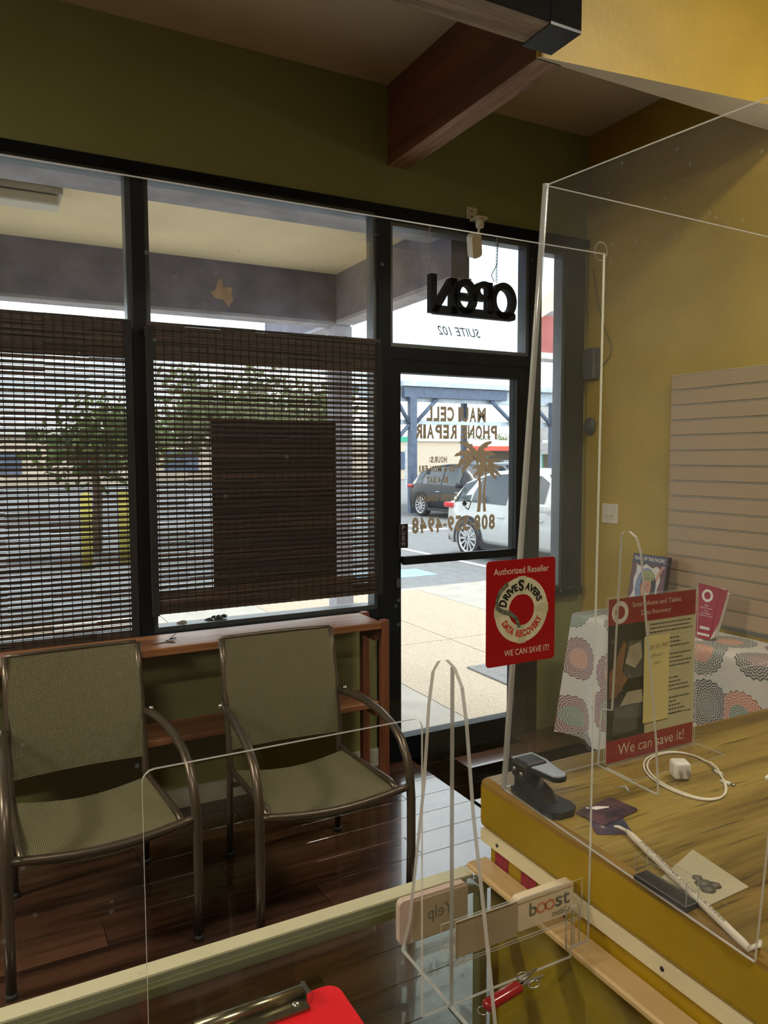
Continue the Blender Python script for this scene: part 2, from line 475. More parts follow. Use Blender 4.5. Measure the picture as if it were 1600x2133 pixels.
def cloth_mat():
    m, nt, out = new_mat('mandala_cloth')
    b = n(nt, 'ShaderNodeBsdfPrincipled', Roughness=0.85)
    uv = n(nt, 'ShaderNodeUVMap')
    mp = n(nt, 'ShaderNodeMapping', Scale=(3.9, 3.9, 1))
    L(nt, uv.outputs[0], mp.inputs[0])
    vo = n(nt, 'ShaderNodeTexVoronoi', Scale=1.0, Randomness=0.55, voronoi_dimensions='2D')
    L(nt, mp.outputs[0], vo.inputs['Vector'])
    sub = n(nt, 'ShaderNodeVectorMath')
    sub.operation = 'SUBTRACT'
    L(nt, mp.outputs[0], sub.inputs[0])
    L(nt, vo.outputs['Position'], sub.inputs[1])
    s = n(nt, 'ShaderNodeSeparateXYZ')
    L(nt, sub.outputs[0], s.inputs[0])
    ang = math_n(nt, 'ARCTAN2', s.outputs[0], s.outputs[1])
    d = vo.outputs['Distance']
    petals = math_n(nt, 'SINE', math_n(nt, 'MULTIPLY', ang, 22.0))
    wob = math_n(nt, 'MULTIPLY_ADD', petals, 0.016)
    L(nt, d, nt.nodes[-1].inputs[2])
    rings = math_n(nt, 'SINE', math_n(nt, 'MULTIPLY', wob, 120.0))
    lace = math_n(nt, 'MULTIPLY', math_n(nt, 'SINE', math_n(nt, 'MULTIPLY', ang, 44.0)), math_n(nt, 'SINE', math_n(nt, 'MULTIPLY', d, 160.0)))
    pat = math_n(nt, 'GREATER_THAN', math_n(nt, 'ADD', rings, math_n(nt, 'MULTIPLY', lace, 0.8)), 0.0)
    mask = math_n(nt, 'LESS_THAN', wob, 0.46)
    ink = math_n(nt, 'MULTIPLY', pat, mask)
    cs = n(nt, 'ShaderNodeSeparateColor')
    L(nt, vo.outputs['Color'], cs.inputs[0])
    rp = n(nt, 'ShaderNodeValToRGB')
    rp.color_ramp.interpolation = 'CONSTANT'
    e = rp.color_ramp.elements
    e[0].position, e[0].color = 0.0, (0.05, 0.045, 0.045, 1)
    e[1].position, e[1].color = 0.3, (0.04, 0.13, 0.09, 1)
    for p, c in ((0.5, (0.52, 0.14, 0.05, 1)), (0.68, (0.18, 0.03, 0.05, 1)), (0.84, (0.07, 0.10, 0.09, 1))):
        x = e.new(p)
        x.color = c
    mixv = math_n(nt, 'FRACT', math_n(nt, 'ADD', cs.outputs[0], math_n(nt, 'MULTIPLY', math_n(nt, 'FLOOR', math_n(nt, 'MULTIPLY', d, 4.5)), 0.27)))
    L(nt, mixv, rp.inputs['Fac'])
    tint = mixc(nt, math_n(nt, 'MULTIPLY', mask, 0.16), (0.60, 0.56, 0.49), rp.outputs['Color'])
    L(nt, mixc(nt, math_n(nt, 'MULTIPLY', ink, 0.95), tint, rp.outputs['Color']), b.inputs['Base Color'])
    L(nt, b.outputs[0], out.inputs['Surface'])


cloth_mat()

# ------------------------------------------------------------------ builders
WM = {}    # world matrix of every parent


def setp(o, label=None, cat=None, group=None, kind=None):
    if label:
        o['label'] = label
    if cat:
        o['category'] = cat
    if group:
        o['group'] = group
    if kind:
        o['kind'] = kind
    return o


def thing(name, label, cat, loc=(0, 0, 0), rz=0.0, group=None, kind=None):
    o = bpy.data.objects.new(name, None)
    o.empty_display_size = 0.05
    COL.objects.link(o)
    o.location = loc
    o.rotation_euler = (0, 0, rz)
    WM[o] = Matrix.Translation(Vector(loc)) @ Matrix.Rotation(rz, 4, 'Z')
    return setp(o, label, cat, group, kind)


class MB:
    def __init__(self):
        self.v, self.f, self.mi, self.uv, self.sm = [], [], [], {}, []
        self.cur = 0
        self.smooth = False

    def add(self, vs_, fs_, mi=None, smooth=None):
        b = len(self.v)
        self.v += [Vector(x) for x in vs_]
        for f in fs_:
            self.f.append([b + i for i in f])
            self.mi.append(self.cur if mi is None else mi)
            self.sm.append(self.smooth if smooth is None else smooth)
        return self

    def box(self, x0, x1, y0, y1, z0, z1, rot=None, about=None):
        vs_ = [Vector((x, y, z)) for z in (z0, z1) for y in (y0, y1) for x in (x0, x1)]
        if rot is not None:
            c = Vector(about) if about else Vector(((x0 + x1) / 2, (y0 + y1) / 2, (z0 + z1) / 2))
            vs_ = [c + rot @ (p - c) for p in vs_]
        return self.add(vs_, [(0, 2, 3, 1), (4, 5, 7, 6), (0, 1, 5, 4), (2, 6, 7, 3), (0, 4, 6, 2), (1, 3, 7, 5)])

    def bbox(self, x0, x1, y0, y1, z0, z1, r=0.004, seg=2):
        """box with rounded edges"""
        bm = bmesh.new()
        bmesh.ops.create_cube(bm, size=1.0)
        for p in bm.verts:
            p.co = Vector((x0 + (p.co.x + .5) * (x1 - x0), y0 + (p.co.y + .5) * (y1 - y0), z0 + (p.co.z + .5) * (z1 - z0)))
        bmesh.ops.bevel(bm, geom=list(bm.edges), offset=r, segments=seg, profile=0.5, affect='EDGES')
        return self.frombm(bm)

    def frombm(self, bm, M=None, smooth=None):
        bm.verts.ensure_lookup_table()
        bm.verts.index_update()
        vs_ = [(M @ p.co) if M else p.co.copy() for p in bm.verts]
        fs_ = [[p.index for p in f.verts] for f in bm.faces]
        bm.free()
        return self.add(vs_, fs_, smooth=smooth)

    def prism(self, pts, fn, t0, t1, side_mi=None, side_smooth=False):
        """outline pts (a,b) -> fn(a,b,t); caps at t0 and t1; sides may take another material"""
        k = len(pts)
        self.add([fn(a, b, t0) for a, b in pts] + [fn(a, b, t1) for a, b in pts], [list(range(k))[::-1], list(range(k, 2 * k))])
        b0 = len(self.v) - 2 * k
        for i in range(k):
            j = (i + 1) % k
            self.f.append([b0 + i, b0 + j, b0 + k + j, b0 + k + i])
            self.mi.append(self.cur if side_mi is None else side_mi)
            self.sm.append(side_smooth)
        return self

    def tube(self, path, r, seg=10, cap=True, closed=False, flat=None):
        P = [Vector(p) for p in path]
        rings, prev = [], None
        m = len(P)
        for i, p in enumerate(P):
            a = P[(i - 1) % m] if (closed or i > 0) else p
            c = P[(i + 1) % m] if (closed or i < m - 1) else p
            t = (c - a).normalized()
            if prev is None:
                ref = Vector((0, 0, 1)) if abs(t.z) < 0.9 else Vector((1, 0, 0))
                u = t.cross(ref).normalized()
            else:
                u = (prev - t * prev.dot(t)).normalized()
            w = t.cross(u)
            prev = u
            rr = r[i] if isinstance(r, (list, tuple)) else r
            k2 = flat if flat else 1.0
            rings.append([p + u * (rr * math.cos(2 * PI * s / seg)) + w * (rr * k2 * math.sin(2 * PI * s / seg)) for s in range(seg)])
        vs_ = [q for rg in rings for q in rg]
        fs_ = []
        for i in range(m if closed else m - 1):
            for s in range(seg):
                a, b = i * seg + s, i * seg + (s + 1) % seg
                c, d = ((i + 1) % m) * seg + (s + 1) % seg, ((i + 1) % m) * seg + s
                fs_.append((a, b, c, d))
        self.add(vs_, fs_, smooth=True)
        if cap and not closed:
            b0 = len(self.v) - len(vs_)
            self.f.append([b0 + s for s in range(seg)][::-1])
            self.f.append([b0 + (m - 1) * seg + s for s in range(seg)])
            self.mi += [self.cur] * 2
            self.sm += [False] * 2
        return self

    def lathe(self, prof, seg=20, origin=(0, 0, 0), M=None):
        o = Vector(origin)
        vs_ = []
        for r_, z in prof:
            for s in range(seg):
                q = Vector((r_ * math.cos(2 * PI * s / seg), r_ * math.sin(2 * PI * s / seg), z))
                vs_.append(o + (M @ q if M else q))
        fs_ = []
        for i in range(len(prof) - 1):
            for s in range(seg):
                fs_.append((i * seg + s, i * seg + (s + 1) % seg, (i + 1) * seg + (s + 1) % seg, (i + 1) * seg + s))
        return self.add(vs_, fs_, smooth=True)

    def grid(self, fn, nu, nv, smooth=True, uvfn=None):
        b0 = len(self.v)
        vs_ = [fn(i / nu, j / nv) for j in range(nv + 1) for i in range(nu + 1)]
        fs_ = [(j * (nu + 1) + i, j * (nu + 1) + i + 1, (j + 1) * (nu + 1) + i + 1, (j + 1) * (nu + 1) + i) for j in range(nv) for i in range(nu)]
        self.add(vs_, fs_, smooth=smooth)
        if uvfn:
            for j in range(nv + 1):
                for i in range(nu + 1):
                    self.uv[b0 + j * (nu + 1) + i] = uvfn(i / nu, j / nv)
        return self

    def ico(self, c, r, sub=1, sq=(1, 1, 1), jit=0.0, smooth=True):
        bm = bmesh.new()
        bmesh.ops.create_icosphere(bm, subdivisions=sub, radius=1.0)
        for p in bm.verts:
            k = 1 + random.uniform(-jit, jit)
            p.co = Vector((c[0] + p.co.x * r * sq[0] * k, c[1] + p.co.y * r * sq[1] * k, c[2] + p.co.z * r * sq[2] * k))
        return self.frombm(bm, smooth=smooth)

    def mesh(self, name, mats, Minv=None):
        me = bpy.data.meshes.new(name)
        vs_ = [(Minv @ p) for p in self.v] if Minv else self.v
        me.from_pydata([tuple(p) for p in vs_], [], self.f)
        for m in mats:
            me.materials.append(MATS[m])
        for i, p in enumerate(me.polygons):
            p.material_index = self.mi[i]
            p.use_smooth = self.sm[i]
        if self.uv:
            ul = me.uv_layers.new(name='UVMap')
            for lo in me.loops:
                ul.data[lo.index].uv = self.uv.get(lo.vertex_index, (0, 0))
        me.update()
        return me

    def build(self, name, mats, parent=None, local=False, **props):
        """part of a thing (parent given) or a thing of one mesh (origin at the middle of its base)"""
        if isinstance(mats, str):
            mats = [mats]
        if parent is not None:
            M = WM[parent]
            o = bpy.data.objects.new(name, self.mesh(name, mats, None if local else M.inverted()))
            COL.objects.link(o)
            o.parent = parent
            WM[o] = M
        else:
            xs = [p.x for p in self.v]
            ys = [p.y for p in self.v]
            c = Vector(((min(xs) + max(xs)) / 2, (min(ys) + max(ys)) / 2, min(p.z for p in self.v)))
            o = bpy.data.objects.new(name, self.mesh(name, mats, Matrix.Translation(-c)))
            COL.objects.link(o)
            o.location = c
            WM[o] = Matrix.Translation(c)
        setp(o, **props)
        return o


def part(name, mat, parent, *boxes, **kw):
    m = MB()
    for b in boxes:
        m.box(*b)
    return m.build(name, mat, parent, **kw)


def struct(name, mat, *boxes, label=None):
    m = MB()
    for b in boxes:
        m.box(*b)
    return m.build(name, mat, None, kind='structure', label=label)


def copy_tree(o, parent=None):
    c = o.copy()
    COL.objects.link(c)
    c.parent = parent
    WM[c] = WM.get(o)
    for ch in list(o.children):
        copy_tree(ch, c)
    return c


_TXT = {}


def txt_data(s, bold=0.0):
    key = (s, bold)
    if key not in _TXT:
        cu = bpy.data.curves.new('type', 'FONT')
        cu.body = s
        cu.offset = bold
        cu.resolution_u = 3
        to = bpy.data.objects.new('type', cu)
        me = bpy.data.meshes.new_from_object(to)
        P = [p.co.copy() for p in me.vertices]
        F = [list(q.vertices) for q in me.polygons]
        bpy.data.objects.remove(to)
        bpy.data.meshes.remove(me)
        bpy.data.curves.remove(cu)
        x0, x1 = min(p.x for p in P), max(p.x for p in P)
        y0, y1 = min(p.y for p in P), max(p.y for p in P)
        _TXT[key] = ([((p.x - x0) / (x1 - x0), (p.y - y0) / (y1 - y0)) for p in P], F)
    return _TXT[key]


def text(mb, s, fn, bold=0.0, mi=None):
    """lay the words s over the unit square mapped by fn(u, v)"""
    P, F = txt_data(s, bold)
    mb.add([fn(u, v) for u, v in P], F, mi=mi)
    return mb


CW = {'I': .42, 'M': 1.3, 'W': 1.35, '1': .62, '-': .55, ':': .40, ' ': .42, 'L': .86, 'E': .86}


def cond(mb, s, fn, bold=0.05, mi=None):
    """condensed heavy capitals: every character fills its own cell of the unit square"""
    tot = sum(CW.get(c, 1.0) for c in s)
    x = 0.0
    for c in s:
        w = CW.get(c, 1.0) / tot
        a, b = x + w * 0.07, x + w * 0.93
        if c == '-':
            mb.add([fn(a, .36), fn(b, .36), fn(b, .54), fn(a, .54)], [(0, 1, 2, 3)], mi=mi)
        elif c == ':':
            for z in (.12, .56):
                mb.add([fn(a, z), fn(b, z), fn(b, z + .2), fn(a, z + .2)], [(0, 1, 2, 3)], mi=mi)
        elif c != ' ':
            text(mb, c, lambda u, v, a=a, b=b: fn(a + (b - a) * u, v), bold, mi)
        x += w
    return mb


def rect_fn(o, ux, uy, w, h, mirror=False):
    o, ux, uy = Vector(o), Vector(ux), Vector(uy)
    return lambda u, v: o + ux * ((1 - u if mirror else u) * w) + uy * (v * h)


def rrect(x0, x1, y0, y1, r, seg=4):
    pts = []
    for cx, cy, a0 in ((x1 - r, y1 - r, 0), (x0 + r, y1 - r, 90), (x0 + r, y0 + r, 180), (x1 - r, y0 + r, 270)):
        for k in range(seg + 1):
            a = math.radians(a0 + 90 * k / seg)
            pts.append((cx + r * math.cos(a), cy + r * math.sin(a)))
    return pts


def XZ(y):      # outline in x,z ; t along y
    return lambda a, b, t: Vector((a, y + t, b))


def YZ(x):
    return lambda a, b, t: Vector((x + t, a, b))


def XY(z):
    return lambda a, b, t: Vector((a, b, z + t))


# ================================================================== ROOM SHELL
DW, XR = 3.466, 3.205
X0, Y0 = -3.2, -3.2
CEIL, CEIL2 = 3.48, 3.95

# front wall round the glazing
struct('wall_front', 'olive_paint',
       (X0, -0.68, DW, DW + 0.12, 0, CEIL),
       (-0.68, XR, DW, DW + 0.12, 2.875, CEIL),
       (-0.68, 1.80, DW, DW + 0.12, 0, 0.80),
       (2.86, XR, DW, DW + 0.12, 0, 0.80),
       (3.16, XR, DW, DW + 0.12, 0.80, 2.875), label='dark olive green front wall round the shop window and door')
struct('wall_right', 'mustard_paint', (XR, XR + 0.12, Y0, DW + 0.12, 0, CEIL2), label='rough mustard yellow side wall behind the counter')
struct('wall_left', 'tan_paint', (X0 - 0.12, X0, Y0, DW + 0.12, 0, CEIL2), label='plain tan side wall out of view')
struct('wall_back', 'tan_paint', (X0, XR, Y0 - 0.12, Y0, 0, CEIL2), label='plain tan wall behind the viewer')
struct('ceiling', 'ceiling_paint', (X0, XR, 2.20, DW + 0.12, CEIL, CEIL + 0.10), (X0, XR, Y0, 2.20, CEIL2, CEIL2 + 0.1),
       (X0, 1.85, 2.12, 2.20, CEIL, CEIL2), label='dull beige ceiling over the front windows')
# bulkhead: yellow face turned a little toward the viewer, white underside
m = MB()
m.add([(1.87, 2.29, 3.089), (XR, 2.113, 3.089), (XR, 2.113, CEIL2), (1.87, 2.29, CEIL2)], [(0, 1, 2, 3)], mi=0)
m.add([(1.87, 2.29, 3.089), (1.87, 2.305, 3.089), (XR, 2.305, 3.089), (XR, 2.113, 3.089)], [(0, 1, 2, 3)], mi=1)
m.add([(1.87, 2.305, 3.089), (1.87, 2.305, CEIL2), (XR, 2.305, CEIL2), (XR, 2.305, 3.089)], [(0, 1, 2, 3)], mi=1)
m.add([(1.87, 2.29, 3.089), (1.87, 2.29, CEIL2), (1.87, 2.305, CEIL2), (1.87, 2.305, 3.089)], [(0, 1, 2, 3)], mi=0)
m.build('wall_bulkhead', ['mustard_paint', 'white_paint'], kind='structure', label='mustard bulkhead with a white underside above the counter')
struct('baseboard_front', 'baseboard_paint', (-0.68, 1.80, DW - 0.014, DW, 0, 0.09), label='scuffed cream baseboard under the shop window')

# floor: base slab and single boards
floor = struct('floor', 'floor_joint', (X0, XR, Y0, DW + 0.1, -0.06, -0.006), label='dark brown scraped wood plank floor')
PW, PL = 0.155, 1.22
pb = MB().bbox(-PL / 2 + 0.0012, PL / 2 - 0.0012, -PW / 2 + 0.0012, PW / 2 - 0.0012, -0.008, 0.0, 0.0007, 1)
pmesh = pb.mesh('plank', ['floor_wood'])
rows = int((DW - 0.6) / PW) + 1
cnt = 0
for j in range(rows):
    y = DW - PW * (j + 0.5) + 0.03
    off = (j * 0.47) % PL
    x = X0 + 1.6 - off
    while x < XR + PL / 2:
        if x - PL / 2 < XR - 0.01 and x > -1.6:
            o = bpy.data.objects.new('plank', pmesh)
            COL.objects.link(o)
            o.parent = floor
            xx = min(x, XR - PL / 2 - 0.001) if x + PL / 2 > XR else x
            o.location = Vector((xx, y, 0.0)) - WM[floor].translation
            cnt += 1
        x += PL
MB().box(X0, -1.6 - PL / 2, 0.6, DW, -0.006, 0).box(X0, XR, Y0, DW - PW * rows + 0.03, -0.006, 0).build('floor_rest', 'floor_wood', floor)

# exposed beams
bm_ = MB()
bm_.cur = 0
bm_.add([(1.873, 2.30, 3.089), (1.873, DW, 3.089), (1.873, DW, CEIL), (1.873, 2.30, CEIL)], [(0, 1, 2, 3)], mi=0)
bm_.add([(1.987, 2.30, 3.089), (1.987, DW, 3.089), (1.987, DW, CEIL), (1.987, 2.30, CEIL)], [(3, 2, 1, 0)], mi=0)
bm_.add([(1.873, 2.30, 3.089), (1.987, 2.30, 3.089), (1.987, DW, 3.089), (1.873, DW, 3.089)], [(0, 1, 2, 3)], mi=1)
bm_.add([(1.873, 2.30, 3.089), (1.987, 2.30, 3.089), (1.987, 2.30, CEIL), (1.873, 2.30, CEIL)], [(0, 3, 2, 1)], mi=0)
bm_.build('ceiling_beam', ['beam_side', 'beam_under_lit'], label='red brown timber beam running to the front wall above the door', cat='beam')
cb = thing('cross_beam', 'dark timber cross beam with a black metal saddle at its end', 'beam', (0.2, 2.17, 3.089))
m = MB()
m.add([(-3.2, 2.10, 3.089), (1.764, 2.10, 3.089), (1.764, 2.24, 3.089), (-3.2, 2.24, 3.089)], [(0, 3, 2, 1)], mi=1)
m.add([(-3.2, 2.10, 3.089), (1.764, 2.10, 3.089), (1.764, 2.10, 3.5), (-3.2, 2.10, 3.5)], [(0, 1, 2, 3)], mi=2)
m.add([(-3.2, 2.24, 3.089), (1.764, 2.24, 3.089), (1.764, 2.24, 3.5), (-3.2, 2.24, 3.5)], [(3, 2, 1, 0)], mi=0)
m.add([(-3.2, 2.10, 3.5), (1.764, 2.10, 3.5), (1.764, 2.24, 3.5), (-3.2, 2.24, 3.5)], [(0, 1, 2, 3)], mi=0)
m.build('timber', ['beam_side', 'cross_under_lit', 'black_beam'], cb)
part('saddle', 'dark_saddle', cb, (1.764, 1.900, 2.098, 2.256, 3.085, 3.095), label='black metal saddle plate')
part('saddle_web', 'black_beam', cb, (1.764, 1.900, 2.098, 2.256, 3.095, 3.60))

# unseen fill lights, added to brighten the room
for (lx, ly, lz, hl, e, gw, lb) in ((-2.72, 2.42, CEIL - 0.10, 0.40, 40, 'fill_glow_side', 'short wraparound fill light added over the front windows, out of view'),
                                (-1.4, -1.5, CEIL2, 0.60, 70, 'fill_glow', 'wraparound fill light added behind the viewer, out of view'),
                                (2.35, 0.75, CEIL2, 0.60, 30, 'fill_glow', 'wraparound fill light added above the yellow counter, out of view')):
    t = thing('fill_ceiling_light', lb, 'light', (lx, ly, lz - 0.09), group='added fill lights out of view')
    part('housing', 'white_paint', t, (lx - hl - 0.02, lx + hl + 0.02, ly - 0.16, ly + 0.16, lz - 0.03, lz if lz > CEIL else lz - 0.022))
    part('diffuser', gw, t, (lx - hl, lx + hl, ly - 0.13, ly + 0.13, lz - 0.085, lz - 0.03))
    if lz < CEIL:
        for hx in (-0.295, 0.295):
            part('hanger', 'white_paint', t, (lx + hx - 0.005, lx + hx + 0.005, ly - 0.005, ly + 0.005, lz - 0.021, CEIL))
    la = bpy.data.lights.new('fill_area', 'AREA')
    la.shape = 'RECTANGLE'
    la.size, la.size_y = 2 * hl, 0.26
    la.energy = e
    la.color = (1.0, 0.93, 0.78)
    lo = bpy.data.objects.new('fill_area', la)
    COL.objects.link(lo)
    lo.parent = t
    lo.location = (0, 0, -0.004)
t = thing('fill_wall_light', 'long fill tube light added on the mustard wall, out of view', 'light', (XR - 0.06, 1.42, 2.72))  # unseen, added to light the bulkhead underside and side wall
part('housing', 'white_paint', t, (XR - 0.05, XR - 0.001, 0.90, 1.94, 2.74, 2.86))
MB().tube([(XR - 0.085, 0.93, 2.80), (XR - 0.085, 1.91, 2.80)], 0.032, 14).build('tube', 'fill_tube_glow', t)

# ================================================================== GLAZING
FY0, FY1 = 3.436, 3.53          # frame depth
GY = 3.474                      # glass


def window(nm, x0, x1, z0, z1, label, rows_=()):
    w = thing(nm, label, None, ((x0 + x1) / 2, GY, z0), kind='structure')
    f = 0.022
    part('window_frame', 'frame_grey', w, (x0, x1, FY0 + 0.02, FY1, z1 - f, z1), (x0, x1, FY0 + 0.02, FY1, z0, z0 + f),
         (x0, x0 + f, FY0 + 0.02, FY1, z0 + f, z1 - f), (x1 - f, x1, FY0 + 0.02, FY1, z0 + f, z1 - f))
    part('pane', 'window_glass', w, (x0 + f, x1 - f, GY, GY + 0.005, z0 + f, z1 - f))
    return w


win1 = window('window_1', -0.62, 0.608, 0.835, 2.845, 'shop window pane behind the shade at the left edge of the photo')
win2 = window('window_2', 0.662, 1.803, 0.835, 2.845, 'shop window pane between the mullion and the door')
win3 = window('window_3', 1.872, 2.772, 2.185, 2.815, 'transom pane above the door with mirrored suite number')
win4 = window('window_4', 2.842, 3.035, 0.84, 2.80, 'narrow sidelight pane between door and side wall')
# heavy dark frame members
fr = thing('trim_1', 'black metal storefront frame round windows and door', None, (1.2, DW, 0.8), kind='structure')
part('head_rail', 'black_frame', fr, (-0.68, XR, FY0, FY1, 2.845, 2.885))
part('sill_rail', 'black_frame', fr, (-0.68, 1.86, FY0 - 0.01, FY1, 0.795, 0.835))
part('mullion', 'black_frame', fr, (0.608, 0.662, FY0, FY1, 0.835, 2.845))
part('mullion', 'black_frame', fr, (1.803, 1.872, FY0, FY1, 0.0, 2.845))
part('mullion', 'black_frame', fr, (-0.68, -0.62, FY0, FY1, 0.835, 2.845))
part('mullion', 'black_frame', fr, (2.772, 2.842, FY0, FY1, 0.0, 2.845))
part('jamb', 'black_frame', fr, (3.035, 3.17, FY0, FY1, 0.80, 2.845))
part('door_header', 'black_frame', fr, (1.872, 2.772, FY0, FY1, 2.125, 2.185))
part('sidelight_sill', 'black_frame', fr, (2.842, 3.17, FY0 - 0.015, FY1, 0.80, 0.845))
part('sidelight_head', 'black_frame', fr, (2.842, 3.035, FY0, FY1, 2.80, 2.845))
part('transom_head', 'black_frame', fr, (1.872, 2.772, FY0, FY1, 2.815, 2.845))
part('threshold', 'black_frame', fr, (1.872, 2.772, FY0, FY1, 0.0, 0.018))
part('sill_ledge', 'white_paint', fr, (0.662, 1.803, GY + 0.02, FY1 + 0.10, 0.80, 0.838))

# door
door = thing('door_1', 'black framed glass door with mirrored shop lettering', None, (2.32, GY, 0.02), kind='structure')
part('stile', 'black_frame', door, (1.876, 1.935, FY0 + 0.012, FY1 - 0.01, 0.022, 2.12))
part('stile', 'black_frame', door, (2.688, 2.768, FY0 + 0.012, FY1 - 0.01, 0.022, 2.12))
part('top_rail', 'black_frame', door, (1.935, 2.688, FY0 + 0.012, FY1 - 0.01, 2.058, 2.12))
part('bottom_rail', 'black_frame', door, (1.935, 2.688, FY0 + 0.012, FY1 - 0.01, 0.022, 0.122))
part('push_bar', 'black_frame', door, (1.925, 2.70, FY0 - 0.04, FY0 - 0.012, 1.062, 1.105), (1.925, 1.945, FY0 - 0.02, FY0 + 0.02, 1.068, 1.10),
     (2.68, 2.70, FY0 - 0.02, FY0 + 0.02, 1.068, 1.10))
pane = part('pane', 'window_glass', door, (1.935, 2.688, GY, GY + 0.006, 0.122, 2.058))
TY = GY - 0.0012


def door_text(s, x0, x1, z0, z1, mat='vinyl', parent=pane, bold=0.012, shear=0.0, name='lettering'):
    f = rect_fn((x0, TY, z0), (1, 0, 0), (0, 0, 1), x1 - x0, z1 - z0, True)
    if shear:
        g = f
        f = lambda u, v: g(u, v) + Vector((-shear * v, 0, 0))
    (text if shear else cond)(MB(), s, f, bold).build(name, mat, parent)


k = GY / DW
door_text('MAUI CELL', 2.098 * k, 2.490 * k, 1.812, 1.892, bold=0.042)
door_text('PHONE REPAIR', 2.028 * k, 2.566 * k, 1.719, 1.795, bold=0.042)
door_text('HOURS:', 2.118 * k, 2.232 * k, 1.590, 1.624, bold=0.042)
door_text('10-6 MON-FRI', 2.056 * k, 2.282 * k, 1.540, 1.576, bold=0.042)
door_text('10-4 SAT', 2.100 * k, 2.240 * k, 1.480, 1.516, bold=0.042)
door_text('CLOSED SUNDAYS', 2.040 * k, 2.300 * k, 1.383, 1.418, bold=0.042)
door_text('808-359-4948', 2.008 * k, 2.556 * k, 1.213, 1.300, bold=0.042)
door_text('SUITE 102', 2.182 * k, 2.448 * k, 2.272, 2.318, 'vinyl_dark', win3, 0.0, shear=0.02)


FR = [0]


def frond(mb, base, ang, ln, wd, droop):
    """one palm frond as a curved, toothed blade in the x,z plane of the glass"""
    pts_t, pts_b = [], []
    FR[0] += 1
    dy = TY - 0.0004 - 0.00025 * FR[0]
    N_ = 9
    for i in range(N_ + 1):
        t = i / N_
        a = ang - droop * t * (1 if math.cos(ang) >= 0 else -1)
        x = base[0] + math.cos((ang + a) / 2) * ln * t
        z = base[1] + math.sin((ang + a) / 2) * ln * t
        w = wd * math.sin(PI * min(1, t * 0.92 + 0.08)) ** 0.7
        nx, nz = -math.sin(a), math.cos(a)
        pts_t.append((x + nx * w * 0.45, z + nz * w * 0.45))
        tooth = 0.55 if i % 2 else 1.0
        pts_b.append((x - nx * w * tooth, z - nz * w * tooth))
    pts = pts_t + pts_b[::-1]
    vs_ = [Vector((a, dy, b)) for a, b in pts_t] + [Vector((a, dy, b)) for a, b in pts_b]
    fs_ = [(i, i + 1, N_ + 2 + i, N_ + 1 + i) for i in range(N_)]
    mb.add(vs_, fs_)


palm = MB()
for (cx, cz, sc_) in ((2.425, 1.625, 1.0), (2.50, 1.555, 0.72)):
    for a, ln, dr in ((155, .125, 0.9), (185, .13, .8), (212, .12, .5), (118, .12, 1.0), (65, .12, 1.0), (28, .12, .9), (-2, .13, .8), (-30, .11, .5)):
        frond(palm, (cx, cz), math.radians(a), ln * 1.15 * sc_, 0.026 * sc_, dr)
    palm.add([(cx + 0.016 * sc_ * math.cos(q * PI / 6), TY - 0.0063, cz + 0.016 * sc_ * math.sin(q * PI / 6)) for q in range(12)], [list(range(12))])
for (xa, za, xb, zb, w0, w1) in ((2.427, 1.62, 2.445, 1.315, 0.007, 0.012), (2.50, 1.55, 2.487, 1.315, 0.005, 0.010)):
    palm.grid(lambda u, v: Vector((xa + (xb - xa) * v + 0.018 * math.sin(PI * v) * (1 if xa < 2.46 else -0.6) + (u - .5) * 2 * (w0 + (w1 - w0) * v), TY, za + (zb - za) * v)), 1, 8, smooth=False)
palm.build('palm_emblem', 'vinyl', pane)
emb = MB()
st = []
for q in range(16):
    rr = 0.022 if q % 2 == 0 else 0.011
    st.append((2.352 + rr * math.cos(q * PI / 8), TY, 1.365 + rr * math.sin(q * PI / 8)))
emb.add(st, [list(range(16))])
for (a, b, c, d) in ((2.368, 1.385, 2.395, 1.372), (2.356, 1.345, 2.378, 1.330), (2.395, 1.372, 2.378, 1.330)):
    dx, dz = c - a, d - b
    ln = math.hypot(dx, dz)
    ox, oz = -dz / ln * 0.003, dx / ln * 0.003
    emb.add([(a + ox, TY, b + oz), (c + ox, TY, d + oz), (c - ox, TY, d - oz), (a - ox, TY, b - oz)], [(0, 1, 2, 3)])
emb.build('phone_emblem', 'vinyl_dark', pane)
pp = part('push_plate', 'black_plastic', door, (1.915, 1.972, FY0 + 0.002, FY0 + 0.012, 1.145, 1.272))
m = MB()
for i, ch in enumerate('PUSH'):
    text(m, ch, rect_fn((1.936, FY0 + 0.0012, 1.242 - i * 0.028), (1, 0, 0), (0, 0, 1), 0.016, 0.021), 0.005)
m.build('lettering', 'push_letter', pp)
part('lock_tab', 'frame_grey', door, (1.90, 1.925, FY0 - 0.006, FY0 + 0.012, 0.94, 0.985))

